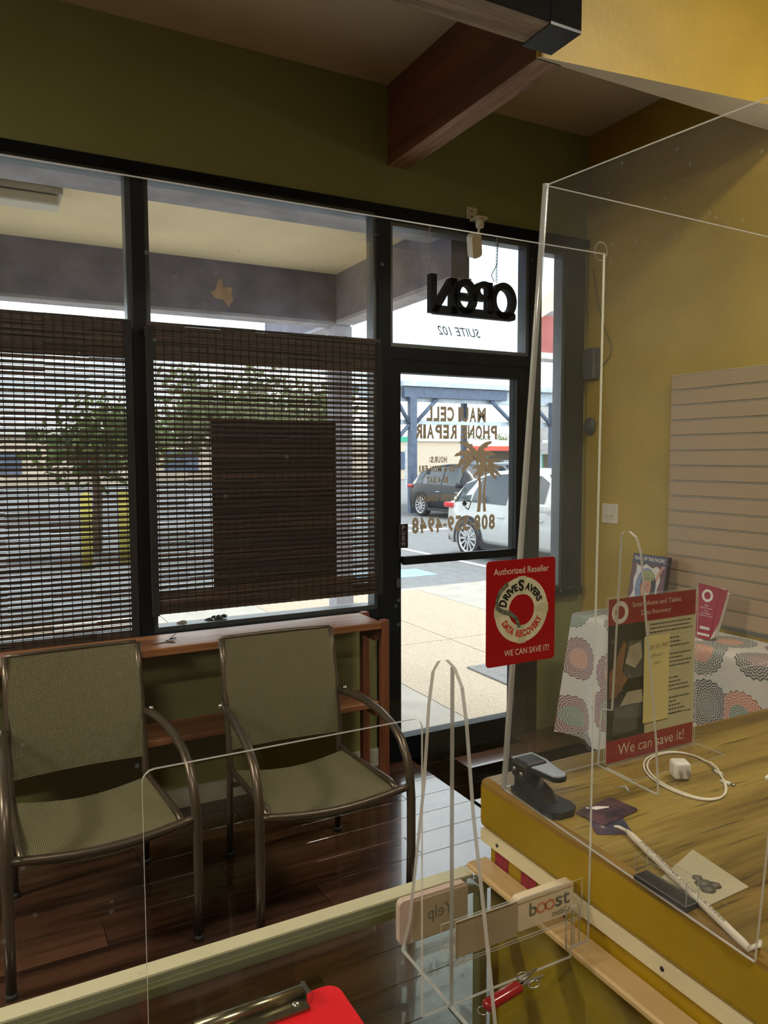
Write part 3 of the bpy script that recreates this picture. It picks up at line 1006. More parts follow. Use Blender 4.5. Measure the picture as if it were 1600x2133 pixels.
# ================================================================== EXTERIOR
# covered walk
struct('soffit', 'soffit_paint', (-6.0, 2.44, DW + 0.12, 5.2, 2.95, 3.05), label='cream painted soffit over the walkway')
struct('roof', 'fascia_paint', (-6.0, XR + 0.12, Y0 - 0.12, 5.29, CEIL2 + 0.12, CEIL2 + 0.25), (-6.0, 2.46, DW + 0.13, 5.29, 3.06, 3.2), label='flat roof over the shop and walkway')
ob = thing('fascia_beam', 'weathered purple grey beam along the outer edge of the walkway roof', 'beam', (-1.8, 5.2, 2.6))
part('timber', 'fascia_paint', ob, (-6.0, 2.46, 5.13, 5.28, 2.615, 3.05))
part('lip', 'fascia_light', ob, (-6.0, 2.46, 5.14, 5.30, 2.590, 2.614))
pt = MB()
pp_ = [(1.470, 2.835), (1.495, 2.815), (1.50, 2.775), (1.565, 2.78), (1.555, 2.735), (1.570, 2.70), (1.535, 2.645), (1.50, 2.69), (1.44, 2.70), (1.415, 2.73), (1.45, 2.76)]
pt.prism(pp_, XZ(5.1285), 0, 0.0012)
pt.build('bare_patch', 'peeled', ob, label='bare tan patch of peeled paint')
yb = thing('cross_beam', 'purple grey beam crossing the walkway toward the door', 'beam', (2.4, 5.2, 2.6))
part('timber', 'fascia_paint', yb, (2.34, 2.46, DW + 0.13, 5.129, 2.62, 3.05), (2.34, 2.46, 5.301, 6.7, 2.62, 2.95))
part('lip', 'fascia_light', yb, (2.335, 2.475, DW + 0.13, 5.129, 2.595, 2.619), (2.335, 2.475, 5.301, 6.7, 2.595, 2.619))
hb = struct('trim_2', 'fascia_light', (-6.0, 2.33, DW + 0.121, 3.80, 2.845, 2.949), label='grey header board outside above the windows')
po = thing('porch_post', 'bolted grey timber post at the walkway corner', 'post', (2.40, 5.21, -0.04))
part('shaft', 'fascia_light', po, (2.33, 2.47, 5.14, 5.28, -0.04, 2.588))
for z in (2.50, 2.42):
    MB().ico((2.42, 5.136, z), 0.014, 1).build('bolt', 'frame_grey', po)
lf = thing('walkway_light', 'white fluorescent strip light under the walkway soffit', 'light', (-0.25, 4.2, 2.87))
part('housing', 'sign_grey', lf, (-0.9, 0.41, 4.13, 4.29, 2.92, 2.949))
MB().bbox(-0.89, 0.40, 4.14, 4.28, 2.865, 2.919, 0.02, 3).build('diffuser', 'paper_white', lf)

# paving slabs
ground = struct('ground', 'asphalt', (-60, 140, 8.3, 160, -0.35, -0.25), label='grey asphalt car park')
walk = struct('walkway', 'concrete', (-6.4, 14, DW + 0.121, 8.15, -0.30, -0.062), label='pale concrete walkway outside the door')
xs = [-6.36 + 0 * i for i in range(1)]
edges_x = [2.68 + 1.06 * i for i in range(-8, 11)]
ky = [DW + 0.13, 5.75, 8.14]
for i in range(len(edges_x) - 1):
    for j in range(2):
        a, b = edges_x[i] + 0.004, edges_x[i + 1] - 0.004
        mat = 'aggregate' if (abs(edges_x[i] - 2.68) < 0.01 or i % 4 == 1) else 'concrete'
        part('slab', mat, walk, (a, b, ky[j] + 0.004, ky[j + 1] - 0.004, -0.062, -0.04))
struct('kerb', 'concrete', (-6.4, 14, 8.15, 8.3, -0.35, -0.045), label='concrete kerb along the walkway')
mk = [('line_blue', (-6, 14, 8.32, 8.47)), ('line_white', (5.0, 5.1, 8.6, 13.5)), ('line_white', (7.55, 7.65, 8.6, 13.5)), ('line_white', (11.2, 11.3, 8.6, 13.5)),
      ('line_blue', (4.2, 6.4, 10.2, 10.9)), ('line_blue', (1.0, 4.6, 8.9, 9.0)), ('line_white', (6.5, 13.5, 16.6, 16.8)), ('line_white', (10.3, 10.42, 17, 23))]
for mt, (a, b, c, d) in mk:
    part('painted_line', mt, ground, (a, b, c, d, -0.25, -0.247))
MB().bbox(3.33, 4.35, 4.30, 4.88, -0.04, -0.028, 0.004, 1).build('door_mat', 'mat_grey', label='grey mat lying on the walkway slabs', cat='mat')


# cars
def car(label, paint, loc, rz):
    t = thing('parked_car', label, 'car', loc, rz)
    # stations along x (rear -2.2 .. front 2.3): lower half width, belt z, roof z, roof half width
    st = [(-2.22, 0.74, 0.86, 0.95, 0.60), (-2.12, 0.84, 0.96, 1.08, 0.66), (-1.75, 0.89, 1.01, 1.42, 0.62), (-1.1, 0.91, 1.00, 1.60, 0.62), (-0.3, 0.92, 0.98, 1.66, 0.64),
          (0.35, 0.92, 0.96, 1.62, 0.62), (0.80, 0.92, 0.95, 1.36, 0.66), (1.15, 0.92, 0.95, 1.06, 0.72), (1.7, 0.90, 0.90, 0.97, 0.66), (2.1, 0.84, 0.80, 0.86, 0.60), (2.3, 0.70, 0.62, 0.70, 0.5)]

    def sec(s):
        x, w, zb, zr, wr = s
        h = [(w * 0.90, 0.22), (w * 0.99, 0.40), (w, 0.62), (w * 0.97, zb), (wr + (w * .97 - wr) * .12, zr - 0.035), (wr * 0.82, zr), (0, zr + 0.012)]
        return [Vector((x, -a, b)) for a, b in h] + [Vector((x, a, b)) for a, b in h[::-1][1:]]
    S = [sec(s) for s in st]
    kk = len(S[0])
    m = MB()
    vs_ = [p for s in S for p in s]
    fs_ = [(i * kk + j, i * kk + j + 1, (i + 1) * kk + j + 1, (i + 1) * kk + j) for i in range(len(S) - 1) for j in range(kk - 1)]
    fs_ += [list(range(kk)), [(len(S) - 1) * kk + j for j in range(kk)][::-1]]
    fs_ += [(i * kk, (i + 1) * kk, (i + 1) * kk + kk - 1, i * kk + kk - 1) for i in range(len(S) - 1)]
    m.add(vs_, fs_, smooth=True)
    m.build('body', paint, t, local=True)

    def side_quad(i0, f0, i1, f1, sgn, lo, hi):
        def P(i, f, q):
            a, b = S[i], S[i + 1]
            jl, jh = (3, 4) if sgn < 0 else (kk - 4, kk - 5)
            A = a[jl].lerp(b[jl], f)
            B = a[jh].lerp(b[jh], f)
            p = A.lerp(B, q)
            return p + Vector((0, sgn * 0.008, 0.003))
        return [P(i0, f0, lo), P(i1, f1, lo), P(i1, f1, hi), P(i0, f0, hi)]
    for sgn in (-1, 1):
        for (a, b) in (((1, .55), (2, .55)), ((2, .62), (3, .95)), ((4, .03), (5, .45))):
            m = MB()
            # each pane follows the body through its stations
            chain = [a] + [(i, 0.0) for i in range(a[0] + 1, b[0] + 1)] + [b]
            for p, q in zip(chain, chain[1:]):
                if q[1] == 0.0:
                    q = (q[0] - 1, 1.0)
                hi0 = 0.93
                m.add(side_quad(p[0], p[1], q[0], q[1], sgn, 0.06, hi0), [(0, 1, 2, 3)], smooth=True)
            m.build('side_window', 'car_glass_dark', t, local=True)
    for (i, f0, f1, nm) in ((1, 0.15, 0.95, 'rear_window'), (5, 0.15, 1.0, 'windscreen')):
        m = MB()
        ii = [(i, f0), (i, f1)] if nm == 'rear_window' else [(5, 0.2), (6, 0.95)]

        def Q(i_, f, q):
            a, b = S[i_], S[i_ + 1]
            A = a[4].lerp(b[4], f)
            B = a[kk - 5].lerp(b[kk - 5], f)
            C = a[6].lerp(b[6], f)
            p = A.lerp(B, q)
            p.z = max(p.z, C.z - 0.02 + 0.02 * (1 - abs(2 * q - 1))) + 0.012
            return p
        pts = [Q(ii[0][0], ii[0][1], 0.04), Q(ii[0][0], ii[0][1], 0.5), Q(ii[0][0], ii[0][1], 0.96), Q(ii[1][0], ii[1][1], 0.96), Q(ii[1][0], ii[1][1], 0.5), Q(ii[1][0], ii[1][1], 0.04)]
        m.add(pts, [(0, 1, 4, 5), (1, 2, 3, 4)], smooth=True)
        m.build(nm, 'car_glass_dark', t, local=True)
    # wheels
    for wx in (-1.40, 1.35):
        for sgn in (-1, 1):
            R_ = Matrix.Rotation(PI / 2 * (-sgn), 4, 'X').to_3x3().to_4x4()
            c = (wx, sgn * 0.80, 0.35)
            w = MB().lathe([(0.20, 0.10), (0.30, 0.125), (0.345, 0.10), (0.35, 0.0), (0.345, -0.10), (0.2, -0.1)], 28, c, R_)
            w.cur = 0
            wo = w.build('wheel', 'tyre', t, local=True)
            rim = MB().lathe([(0.0, 0.085), (0.05, 0.10), (0.06, 0.085)], 16, c, R_)
            rim.lathe([(0.225, 0.10), (0.245, 0.122), (0.262, 0.118)], 28, c, R_)
            for q in range(12):
                a = 2 * PI * q / 12
                d1 = Vector((math.cos(a), math.sin(a), 0))
                d2 = Vector((-math.sin(a), math.cos(a), 0))
                ps = [d1 * 0.05 + d2 * 0.014, d1 * 0.235 + d2 * 0.020, d1 * 0.235 - d2 * 0.020, d1 * 0.05 - d2 * 0.014]
                rim.add([Vector(c) + (R_ @ (p + Vector((0, 0, 0.112)))) for p in ps] + [Vector(c) + (R_ @ (p + Vector((0, 0, 0.09)))) for p in ps],
                        [(0, 1, 2, 3), (0, 4, 5, 1), (2, 6, 7, 3), (1, 5, 6, 2)])
            rim.build('rim', 'alloy', wo, local=True)
            ar = MB()
            yy = sgn * 0.918
            ring = [(wx + rr * math.cos(a), yy, 0.35 + rr * math.sin(a)) for rr in (0.36, 0.435) for a in [PI * (q / 16 * 1.16 - 0.08) for q in range(17)]]
            ar.add(ring, [(i, i + 1, 17 + i + 1, 17 + i) for i in range(16)])
            ar.build('wheel_arch', 'black_plastic', t, local=True)
    for sgn in (-1, 1):
        MB().bbox(-2.235, -1.93, min(sgn * .50, sgn * .872), max(sgn * .50, sgn * .872), 0.90, 1.00, 0.03, 2).build('tail_light', 'tail_red', t, local=True)
        MB().bbox(0.62, 0.82, min(sgn * .94, sgn * 1.08), max(sgn * .94, sgn * 1.08), 0.96, 1.10, 0.04, 2).build('mirror', paint, t, local=True)
        for hx in (-0.55, 0.42):
            MB().bbox(hx, hx + 0.2, min(sgn * .915, sgn * .94), max(sgn * .915, sgn * .94), 0.80, 0.825, 0.008, 1).build('door_handle', 'alloy', t, local=True)
        part('sill_trim', 'black_plastic', t, (-1.0, 0.95, min(sgn * .80, sgn * .915), max(sgn * .80, sgn * .915), 0.20, 0.30), local=True)
    part('bumper', 'black_plastic', t, (-2.26, -2.05, -0.72, 0.72, 0.25, 0.42), local=True)
    return t


pm('car_glass_dark', (0.03, 0.04, 0.055), 0.06, var=0.05, spec=0.8)
car('white sport utility car parked nose in outside the door', 'car_white', (8.98, 10.36, -0.25), math.radians(-87))
car('black car parked in the row beyond the white one', 'car_black', (13.35, 19.4, -0.25), math.radians(-86))
car('silver car standing in the far row beside the black one', 'car_silver', (17.2, 22.5, -0.25), math.radians(-84))

# steel carport
cp = thing('steel_carport', 'blue grey steel carport frame with diagonal braces over the parked cars', 'carport', (15.5, 22, -0.25))
part('roof_edge', 'steel_pale', cp, (12.4, 26.5, 21.9, 22.2, 3.98, 4.14), (11.8, 26.5, 22.2, 27.5, 4.12, 4.18))
part('girder', 'steel_blue', cp, (12.5, 16.7, 22.0, 22.2, 3.62, 3.95))
part('girder', 'steel_pale', cp, (11.0, 26.5, 22.25, 22.4, 3.50, 3.95))
for px_ in (12.85, 18.9):
    part('post', 'steel_blue', cp, (px_ - 0.13, px_ + 0.13, 22.0, 22.2, -0.25, 3.62))
part('post', 'steel_blue', cp, (18.2, 18.4, 27.0, 27.2, -0.25, 4.12))
part('tie_rail', 'steel_pale', cp, (11.0, 26.5, 22.22, 22.30, 2.72, 2.88))
for (xa, za, xb, zb) in ((12.98, 2.78, 13.85, 3.62), (12.72, 2.78, 12.0, 3.9), (12.72, 2.70, 11.8, 1.75), (16.05, 3.62, 17.2, 2.70), (18.8, 2.8, 17.9, 3.6), (19.0, 2.8, 20.0, 3.9)):
    MB().tube([(xa, 22.1, za), (xb, 22.1, zb)], 0.07, 6).build('brace', 'steel_blue', cp)

# far buildings
gs = thing('filling_station', 'distant white filling station canopy with a red band', 'building', (55, 64, -0.25))
part('canopy', 'paper_white', gs, (40.0, 80, 60, 70, 2.66, 3.25))
part('red_band', 'red_band', gs, (40.0, 80, 59.9, 60.0, 2.22, 2.66))
for px_ in (44.5, 51.5, 60, 70):
    part('post', 'green_paint', gs, (px_, px_ + 0.3, 62, 62.3, -0.25, 2.66))
part('shop_wall', 'beige_wall', gs, (41, 80, 69, 70, -0.25, 2.66))
part('shop_sign', 'orange_sign', gs, (44.0, 45.6, 68.8, 68.95, 1.3, 2.0))
for i in range(5):
    part('pump', 'steel_pale', gs, (43.2 + i * 3.5, 44.4 + i * 3.5, 62, 62.6, -0.25, 1.3))
bb = thing('beige_building', 'long low beige building far behind the parked cars', 'building', (25, 58, -0.25))
part('wall', 'beige_wall', bb, (-10, 39.0, 57, 64, -0.25, 3.0))
part('parapet', 'paper_white', bb, (-10, 39.2, 56.8, 64.2, 3.0, 3.55))
for i in range(7):
    part('window', 'steel_blue', bb, (-6 + i * 6, -3.5 + i * 6, 56.9, 57.0, 0.6, 2.1))
ps = thing('pylon_sign', 'tall grey pylon sign board beside the filling station', 'sign', (24.9, 30, -0.25))
part('board', 'sign_grey', ps, (24.45, 25.4, 29.9, 30.2, 2.45, 4.25))
part('lower_board', 'sign_grey', ps, (24.5, 25.3, 29.9, 30.2, 1.75, 2.32))
part('pole', 'steel_pale', ps, (24.85, 24.98, 30.0, 30.15, -0.25, 2.45))
rb = thing('red_building', 'dull red neighbouring building with a cream curved fascia', 'building', (10, 9.5, -0.25))
m = MB()
m.box(7.40, 12, 9.0, 9.25, 3.17, 3.72)
m.build('wall', 'red_wall', rb)
m = MB()
fa = [(7.3, 3.62), (7.6, 3.80), (7.95, 4.0), (8.6, 4.2), (12, 4.6), (12, 4.85), (8.5, 4.48), (7.9, 4.25), (7.6, 4.10), (7.3, 3.84)]
m.prism(fa, XZ(8.9), 0, 0.3)
m.build('fascia', 'soffit_paint', rb)
part('roof', 'fascia_light', rb, (7.6, 12, 9.2, 9.6, 3.72, 3.85))
part('eave', 'sign_grey', rb, (7.4, 12, 8.95, 9.3, 3.08, 3.17))
part('column', 'beige_wall', rb, (10.6, 12, 9.0, 9.25, -0.25, 3.08))


def tree(label, loc, h, r, nleaf, mat, group=None, trunk=True, sq=0.7):
    t = thing('leafy_tree', label, 'tree', loc, 0, group)
    if trunk:
        MB().tube([(0, 0, 0), (0.05, 0, h * 0.35), (-0.03, 0.04, h * 0.7)], [0.11, 0.09, 0.05], 8).build('trunk', 'bark', t, local=True)
    m = MB()
    clumps = [(random.gauss(0, r * .42), random.gauss(0, r * .42), h - r * sq + random.gauss(0, r * .38 * sq)) for _ in range(14)]
    for _ in range(nleaf):
        c = random.choice(clumps)
        p = Vector((random.gauss(c[0], r * .2), random.gauss(c[1], r * .2), random.gauss(c[2], r * .16)))
        a = Vector((random.uniform(-1, 1), random.uniform(-1, 1), random.uniform(-1, 1))).normalized()
        b = a.cross(Vector((random.uniform(-1, 1), random.uniform(-1, 1), random.uniform(-1, 1)))).normalized()
        s = random.uniform(.06, .13) * (r / 1.3)
        m.add([p - a * s, p + b * s * .5, p + a * s, p - b * s * .5], [(0, 1, 2, 3)])
    m.build('foliage', mat, t, local=True, kind='stuff')
    return t


tree('dark green spreading tree seen through the shade at the left edge', (2.0, 16.0, -0.25), 3.2, 1.4, 1500, 'leaf')
tree('pale green tree seen through the middle shade', (5.3, 17.5, -0.25), 4.0, 1.7, 1500, 'leaf_pale')
tree('olive green tree behind the poster in the middle window', (8.0, 21.5, -0.25), 4.4, 1.7, 1500, 'leaf_pale')
tree('small round tree above the filling station canopy', (73, 104, -0.25), 5.6, 2.4, 500, 'leaf', sq=0.5)
tree('small pale tree above the filling station roof edge', (78.5, 104, -0.25), 5.8, 2.2, 500, 'leaf_pale', sq=0.5)
for i, (x, y) in enumerate(((1.55, 13.6), (2.25, 14.2))):
    b = thing('bollard', ['yellow bollard seen through the shade, nearer the left edge of the photo', 'yellow bollard seen through the shade, nearer the mullion'][i], 'bollard', (x, y, -0.25), group='yellow bollards in the car park')
    MB().tube([(0, 0, 0), (0, 0, 1.25)], 0.09, 12).build('post', 'yellow_post', b, local=True)
    MB().ico((0, 0, 1.25), 0.09, 2, (1, 1, .5)).build('cap', 'yellow_post', b, local=True)
ss = thing('street_sign', 'small green street name sign far behind the carport', 'sign', (22.5, 40, -0.25))
part('plate', 'green_paint', ss, (22.25, 23.6, 39.98, 40.02, 2.55, 2.85))
part('pole', 'steel_pale', ss, (22.8, 22.88, 40.021, 40.10, -0.25, 2.9))

# ================================================================== WOVEN SHADES
BY = 3.395


def blind(label, x0, x1, z0, z1, pitch, band, bottom):
    t = thing('woven_shade', label, 'shade', ((x0 + x1) / 2, BY, z0), group='woven wood shades in the shop window')
    M0 = WM[t].translation
    sm = MB().bbox(-(x1 - x0) / 2 + 0.004, (x1 - x0) / 2 - 0.004, -0.002, 0.002, -0.0060, 0.0060, 0.0012, 1).mesh('slat', ['slat_wood'])
    reeds, thr = MB(), MB()
    z = z0 + 0.012
    zs = []
    while z < z1 - 0.004:
        dense = z > z1 - band or z < z0 + bottom
        zs.append(z)
        o = bpy.data.objects.new('slat', sm)
        COL.objects.link(o)
        o.parent = t
        o.location = (0, random.uniform(-.0008, .0008), z - M0.z)
        o.rotation_euler = (random.uniform(-.1, .1), random.uniform(-.0009, .0009), 0)
        nr = 3
        for q in range(nr):
            zz = z + pitch * (q + 1) / (nr + 1) + random.uniform(-.0008, .0008)
            h = random.uniform(0.0007, 0.0016) if not dense else 0.0035
            segs = 7
            for s in range(segs):
                xa, xb = x0 + 0.006 + (x1 - x0 - 0.012) * s / segs, x0 + 0.006 + (x1 - x0 - 0.012) * (s + 1) / segs
                dz = random.uniform(-.0014, .0014)
                reeds.box(xa, xb, BY - 0.001, BY + 0.001, zz + dz - h, zz + dz + h)
        z += pitch
    if band:
        reeds.box(x0 + 0.004, x1 - 0.004, BY + 0.010, BY + 0.013, z1 - band + 0.004, z1 - 0.002)
    reeds.build('reeds', 'reed_wood', t, kind='stuff')
    nt_ = int((x1 - x0) / 0.038)
    for i in range(1, nt_):
        x = x0 + (x1 - x0) * i / nt_
        thr.box(x - 0.0015, x + 0.0015, BY - 0.0045, BY - 0.0028, z0 + 0.004, z1 - 0.004)
    thr.build('threads', 'thread', t, kind='stuff')
    for xa, xb in ((x0, x0 + 0.030), (x1 - 0.030, x1)):
        part('binding', 'binding', t, (xa, xb, BY - 0.0065, BY + 0.004, z0, z1 - 0.003))
    part('head_rail', 'slat_wood', t, (x0, x1, BY + 0.014, BY + 0.032, z1 - 0.045, z1 - 0.004))
    m = MB()
    for xh in (x0 + 0.08, x1 - 0.08):
        m.box(xh - 0.012, xh + 0.012, BY + 0.03, FY0 + 0.0, z1 - 0.03, z1 - 0.006)
    m.build('bracket', 'frame_grey', t)
    return t


blind('dark woven wood shade lowered at the left edge of the photo', -0.600, 0.590, 0.832, 2.205, 0.0228, 0.165, 0.03)
blind('dark woven wood shade with a dark poster square behind it', 0.648, 1.797, 0.922, 2.192, 0.0232, 0.150, 0.085)
MB().box(0.945, 1.575, GY - 0.0045, GY - 0.002, 0.925, 1.79).build('window_poster', 'poster_back', label='dark square poster on the pane behind the middle shade', cat='poster')

# ================================================================== SEATING, CONSOLE


def chair(label, loc, rz):
    t = thing('sling_chair', label, 'chair', loc, rz, group='mesh sling chairs before the window')
    R_ = 0.0145
    for s in (-1, 1):
        x = s * 0.285
        pth = [(x, -.285, 0.012), (x, -.292, .20), (x, -.292, .38), (x * .995, -.285, .46), (x * .99, -.262, .525), (x * .985, -.222, .575), (x * .98, -.16, .61),
               (x * .97, -.06, .632), (x * .95, .08, .640), (x * .92, .20, .635), (x * .88, .285, .625)]
        MB().tube(pth, [R_ * 1.12] * 6 + [R_ * 1.05] * 5, 12, flat=1.0).build('front_leg', 'chair_metal', t, local=True)
        x = s * 0.238
        pth = [(x, .30, 0.012), (x, .288, .20), (x, .272, .38), (x, .278, .48), (x, .305, .62), (x, .345, .77), (x, .372, .885)]
        MB().tube(pth, R_ * 0.92, 10).build('back_post', 'chair_metal', t, local=True)
        pth = [(s * .243, -.268, .408), (s * .243, -.20, .418), (s * .242, 0, .400), (s * .24, .18, .385), (s * .239, .272, .39)]
        MB().tube(pth, R_ * 0.8, 8).build('seat_rail', 'chair_metal', t, local=True)
        MB().lathe([(0.0, .016), (.011, .014), (.012, 0.0), (.0, 0)], 10, (s * .262, .285, .632), Matrix.Rotation(s * PI / 2, 4, 'Y')).build('bolt', 'chrome', t, local=True)
        for (fx, fy) in ((s * .285, -.285), (s * .238, .30)):
            MB().lathe([(0.0, 0.0), (.018, 0.0), (.018, .018), (.0, .018)], 12, (fx, fy, 0)).build('foot_cap', 'chair_foot', t, local=True)
    MB().tube([(-.285 + .57 * i / 12, -.288 + 0.012 * math.sin(PI * i / 12), .425 - .036 * math.sin(PI * i / 12)) for i in range(13)], R_ * 0.95, 10).build('front_bar', 'chair_metal', t, local=True)
    MB().tube([(-.238, .285, .30), (.238, .285, .30)], R_ * 0.75, 8).build('rear_stretcher', 'chair_metal', t, local=True)

    def seat(u, v):
        x = -.232 + .464 * u
        y = -.272 + .50 * v
        sag = math.sin(PI * u)
        z = .415 - .030 * sag - .03 * v + (-.022 * (1 - v / .12) ** 2 if v < .12 else 0)
        return Vector((x, y, z))
    m = MB()
    m.grid(seat, 16, 14, uvfn=lambda u, v: (u * .464, v * .52))
    m.build('seat_sling', 'sling_mesh', t, local=True)

    def back(u, v):
        x = (-.236 + .472 * u)
        z = .452 + .434 * v
        y = .272 + .100 * (v ** 1.35) + .018 * math.sin(PI * u)
        return Vector((x, y - 0.006, z))
    m = MB()
    m.grid(back, 16, 14, uvfn=lambda u, v: (u * .472, v * .45))
    m.build('back_sling', 'sling_mesh', t, local=True)
    MB().tube([(-.236 + .472 * i / 8, .372 + .016 * math.sin(PI * i / 8), .885) for i in range(9)], R_ * .6, 8).build('top_rail', 'chair_metal', t, local=True)
    return t


chair('khaki mesh sling chair cut off at the left edge of the photo', (0.302, 2.735, 0), math.radians(1.5))
chair('khaki mesh sling chair beside the glass door', (1.070, 2.625, 0), math.radians(-2.0))

cs_ = thing('console_table', 'reddish cedar console table with a lower shelf under the window', 'table', (0.6, 3.29, 0))
MB().bbox(-0.55, 1.655, 3.133, 3.380, 0.808, 0.842, 0.003, 1).build('table_top', 'cedar', cs_)
MB().bbox(-0.50, 1.650, 3.15, 3.37, 0.425, 0.452, 0.003, 1).build('lower_shelf', 'cedar', cs_)
for (lx, ly) in ((1.675, 3.152), (1.675, 3.362), (-0.53, 3.152), (-0.53, 3.362)):
    MB().bbox(lx - .019, lx + .019, ly - .019, ly + .019, 0, 0.848, 0.002, 1).build('leg', 'cedar_dark', cs_)
part('apron', 'cedar_dark', cs_, (1.637, 1.655, 3.172, 3.342, 0.745, 0.806))
part('apron', 'cedar_dark', cs_, (1.637, 1.655, 3.172, 3.342, 0.375, 0.424))
MB().tube([(0.60, 3.20, .8435), (0.66, 3.22, .8435), (0.70, 3.20, .8435), (0.67, 3.24, .845), (0.72, 3.27, .846), (0.69, 3.25, .85), (0.73, 3.31, .855)], 0.0018, 6).build('bent_wire', 'wire', label='bit of bent wire lying on the console table', cat='wire')
MB().ico((0.80, 3.50, .853), 0.022, 2, (1.1, .8, .8), .15, False).build('pebble', 'rock', label='pale pebble on the window sill', cat='pebble')
MB().ico((0.87, 3.505, .848), 0.013, 1, (1.5, .8, .8), .2, False).build('crystal', 'paper_white', label='small clear crystal on the window sill beside the pebble', cat='crystal')
m = MB()
for (a, b, c, r_) in ((.93, 3.50, .853, .02), (.97, 3.50, .862, .018), (1.0, 3.505, .868, .015), (.95, 3.51, .868, .012)):
    m.ico((a, b, c), r_, 1, (1.3, .7, .8), .25, False)
m.build('seashell', 'ash_dark', label='dark glossy shell on the window sill under the shade', cat='shell')

# ================================================================== OPEN SIGN, SENSOR, WALL FITTINGS
OY = 3.415
op = thing('open_sign', 'black back of the neon OPEN sign hanging above the door', 'sign', (2.36, OY, 2.37))
m = MB()


def letter_solid(mb, s, x0, x1, z0, z1, bold, y0, y1):
    P, F = txt_data(s, bold)
    f = rect_fn((x0, 0, z0), (1, 0, 0), (0, 0, 1), x1 - x0, z1 - z0, True)
    pts = [f(u, v) for u, v in P]
    kk = len(pts)
    A = [Vector((p.x, y0, p.z)) for p in pts]
    B = [Vector((p.x, y1, p.z)) for p in pts]
    ed = {}
    for q in F:
        for i in range(len(q)):
            a, b = q[i], q[(i + 1) % len(q)]
            ed[(a, b)] = 1
    side = [(a, b, kk + b, kk + a) for (a, b) in ed if (b, a) not in ed]
    mb.add(A + B, [list(q) for q in F] + [[kk + i for i in q][::-1] for q in F] + side)


def ring_solid(mb, cx, cz, rx, rz_, t, y0, y1, seg=36):
    o_ = [(cx + rx * math.cos(2 * PI * i / seg), cz + rz_ * math.sin(2 * PI * i / seg)) for i in range(seg)]
    i_ = [(cx + (rx - t) * math.cos(2 * PI * i / seg), cz + (rz_ - t) * math.sin(2 * PI * i / seg)) for i in range(seg)]
    vs_ = [Vector((a, y, b)) for y in (y0, y1) for L_ in (o_, i_) for a, b in L_]
    fs_ = []
    for i in range(seg):
        j = (i + 1) % seg
        fs_ += [(i, j, seg + j, seg + i), (2 * seg + i, 3 * seg + i, 3 * seg + j, 2 * seg + j), (i, 2 * seg + i, 2 * seg + j, j), (seg + i, seg + j, 3 * seg + j, 3 * seg + i)]
    mb.add(vs_, fs_)


y0_, y1_ = OY - 0.02, OY + 0.02
ring_solid(m, 2.553, 2.468, 0.086, 0.098, 0.036, y0_, y1_)
ring_solid(m, 2.424, 2.508, 0.058, 0.052, 0.030, y0_, y1_)
m.box(2.443, 2.477, y0_, y1_, 2.39, 2.556)
ring_solid(m, 2.305, 2.468, 0.075, 0.092, 0.034, y0_, y1_)
m.box(2.255, 2.375, y0_, y1_, 2.450, 2.486)
m.box(2.086, 2.122, y0_, y1_, 2.37, 2.566)
m.box(2.212, 2.248, y0_, y1_, 2.37, 2.556)
m.prism([(2.086, 2.372), (2.128, 2.372), (2.248, 2.556), (2.206, 2.556)], XZ(y0_), 0.0, 0.04)
m.build('letters', 'neon_black', op)
m = MB()
m.prism(rrect(2.105, 2.632, 2.366, 2.408, 0.015), XZ(y0_), 0.0, 0.04)
m.build('base_bar', 'neon_black', op)
for (cx_, za, zb) in ((2.090, 2.565, 2.815), (2.515, 2.565, 2.815)):
    m = MB()
    nl = int((zb - za) / 0.016)
    for i in range(nl):
        zc_ = za + (zb - za) * (i + .5) / nl
        ax = i % 2
        m.tube([(cx_ + (0.0045 * math.cos(a) if ax else 0), OY + (0 if ax else 0.0045 * math.cos(a)), zc_ + 0.0098 * math.sin(a)) for a in [2 * PI * q / 8 for q in range(8)]], 0.0013, 5, closed=True)
    m.build('chain', 'steel', op)
MB().tube([(2.50, OY, 2.57), (2.48, OY, 2.60), (2.51, OY - .01, 2.66), (2.518, OY - .01, 2.80), (2.70, OY, 2.795)], 0.0022, 6).build('power_cord', 'wire', op)

se = thing('motion_sensor', 'white motion sensor on a bracket above the door', 'sensor', (2.37, 3.42, 2.66))
part('wall_plate', 'bracket_white', se, (2.352, 2.412, DW - 0.012, DW, 2.88, 2.955))
part('shelf_arm', 'bracket_white', se, (2.352, 2.412, DW - 0.11, DW - 0.012, 2.872, 2.884))
m = MB().lathe([(0.0, 0.03), (.018, .028), (.024, .0), (.02, -.02), (.0, -.02)], 14, (2.382, 3.385, 2.852))
m.tube([(2.382, 3.385, 2.84), (2.372, 3.39, 2.79)], 0.007, 8)
m.build('swivel', 'white_plastic', se)
bs = MB()
R_ = Matrix.Rotation(math.radians(-24), 4, 'Y') @ Matrix.Rotation(math.radians(25), 4, 'X')
pts = rrect(-.032, .032, -.062, .062, .018)
bs.prism([(a, b) for a, b in pts], lambda a, b, t: Vector((2.348, 3.385, 2.735)) + (R_ @ Vector((a, t, b))), -0.022, 0.022)
bs.build('sensor_body', 'white_plastic', se)
m = MB()
for z in (2.905, 2.935):
    m.box(2.378 - .004, 2.378 + .004, DW - 0.0135, DW - 0.0121, z - .004, z + .004)
m.build('screw', 'ink_black', se)

